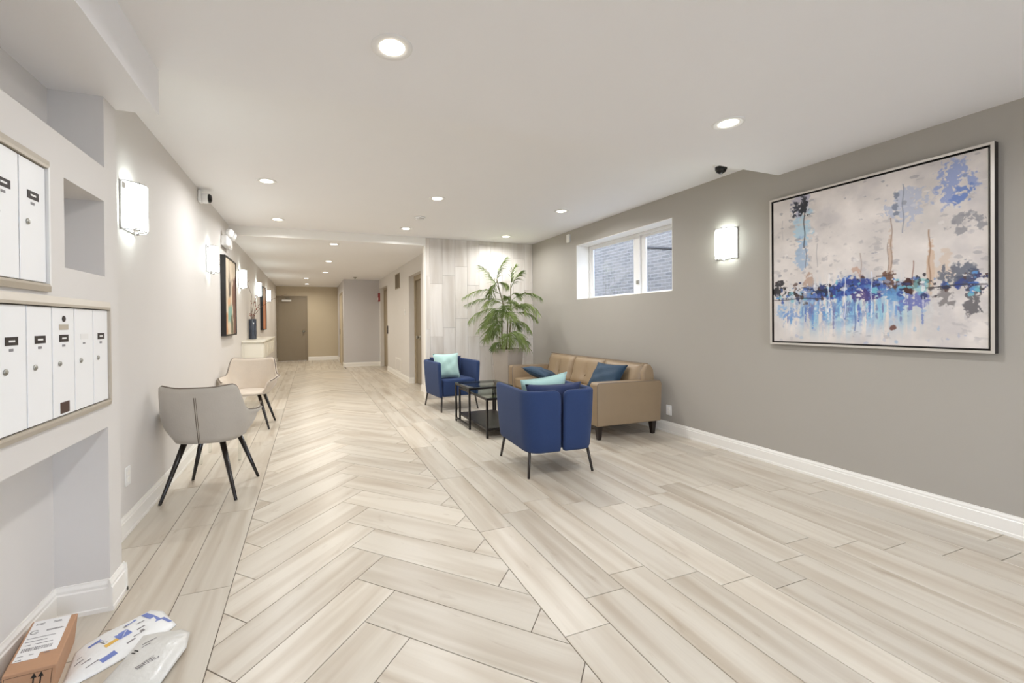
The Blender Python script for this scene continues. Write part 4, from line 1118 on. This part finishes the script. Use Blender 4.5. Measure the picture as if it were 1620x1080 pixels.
def mailer(name, label, outline, mat, thick, seed):
    """soft flat bag: outline polygon in floor coordinates, puffed"""
    cx = sum(p[0] for p in outline)/len(outline); cy = sum(p[1] for p in outline)/len(outline)
    t = thing(name, label, 'mailer bag', (cx, cy, 0))
    n = len(outline); rg = random.Random(seed); rings = []
    for f_ in (1.0, .93, .8, .6, .4, .2):
        k = (1-f_**4)
        rings.append([((p[0]-cx)*f_, (p[1]-cy)*f_, .004+thick*k+(rg.uniform(-.003, .003) if f_ < .9 else 0)) for p in outline])
    b = MB().grid(rings, cv=True); b.f.append(tuple(5*n+i for i in range(n)))
    b.grid([rings[0], [(x, y, .001) for x, y, z in rings[0]]], cv=True); b.f.append(tuple(len(b.v)-n+i for i in range(n)))
    o = weld(b.build('bag', mat, t)); 
    return t, o, (cx, cy)
out1 = [(-.850, 1.93), (-.862, 1.99), (-.880, 2.082), (-.868, 2.12), (-.817, 2.178), (-.772, 2.208), (-.713, 2.255), (-.688, 2.276), (-.633, 2.247), (-.59, 2.18), (-.552, 2.127), (-.572, 2.09), (-.678, 1.992), (-.753, 1.935), (-.80, 1.905), (-.85, 1.87)]
t, bag, (cx, cy) = mailer('mailer_bag', 'white mailer bag with blue print lying beside the cardboard parcel', out1, 'bag_white', .016, 2)
ax = Vector((.235, .25)).normalized(); ay = Vector((-ax.y, ax.x))
from mathutils.bvhtree import BVHTree
def prints(parent, name, mat, rects, org, z):
    bv = BVHTree.FromPolygons([v.co for v in parent.data.vertices], [p.vertices for p in parent.data.polygons])
    b = MB()
    for u0, u1, v0, v1 in rects:
        nu, nv = max(1, int((u1-u0)/.008)), max(1, int((v1-v0)/.008)); g = []
        for i in range(nu+1):
            row = []
            for j in range(nv+1):
                u, v = u0+(u1-u0)*i/nu, v0+(v1-v0)*j/nv
                x, y = org[0]+ax.x*u+ay.x*v, org[1]+ax.y*u+ay.y*v
                hit = bv.ray_cast(Vector((x, y, .5)), Vector((0, 0, -1)))[0]
                row.append((x, y, hit.z+.0007) if hit else None)
            g.append(row)
        if any(q is None for r_ in g for q in r_): continue
        b.grid(g)
        if mat != 'ink': b.build(name, mat, parent, fix=False); b = MB()
    if mat == 'ink' and b.v: b.build(name, mat, parent, fix=False)['kind'] = 'stuff'
prints(bag, 'blue_print', 'ink_blue', [(.125, .15, -.03, .075), (.15, .165, -.075, -.02), (.00, .045, -.012, .03), (-.07, -.025, .055, .072), (.06, .10, .055, .07), (-.09, -.04, -.075, -.05), (-.185, -.15, -.02, .02)], (0, 0), .0245)
prints(bag, 'yellow_print', 'ink_yellow', [(-.045, .0, -.008, .012)], (0, 0), .0246)
prints(bag, 'text_print', 'ink', [(-.04, -.034, .02, .05), (-.03, -.025, .02, .05), (-.12, -.09, .03, .034), (-.14, -.11, .005, .01), (-.13, -.10, -.02, -.015), (-.13, -.09, -.05, -.045), (.03, .06, -.05, -.044), (.06, .09, -.02, -.012), (.0, .03, -.062, -.055), (.08, .11, .02, .026), (.05, .06, .05, .065), (.06, .075, -.045, -.03)], (0, 0), .0245)
out2 = [(-.715, 1.80), (-.705, 1.863), (-.672, 1.976), (-.655, 2.077), (-.60, 2.075), (-.549, 2.066), (-.518, 2.063), (-.480, 2.03), (-.472, 1.94), (-.495, 1.85), (-.515, 1.77), (-.56, 1.71), (-.64, 1.72), (-.69, 1.75)]
t, bag, (cx, cy) = mailer('mailer_bag', 'crumpled translucent white mailer bag in front, overlapping the blue-printed one', out2, 'bag_clear', .02, 3)
t.location.z = .014
b = MB(); rg = random.Random(9)
ax = Vector((.75, .66)).normalized(); ay = Vector((-ax.y, ax.x)); x = -.04; rr = []
while x < .03:
    w_ = rg.choice((.002, .003, .005)); rr.append((x, x+w_, -.045, -.022)); x += w_+rg.choice((.002, .003))
prints(bag, 'barcode_print', 'ink', rr+[(.03, .08, .075, .08), (.02, .05, .06, .064)], (-.01, .0), .0262)
prints(bag, 'dash_print', 'ink_black', [(-.006, -.002, .055, .085), (.004, .008, .055, .085)], (-.01, .0), .0262)
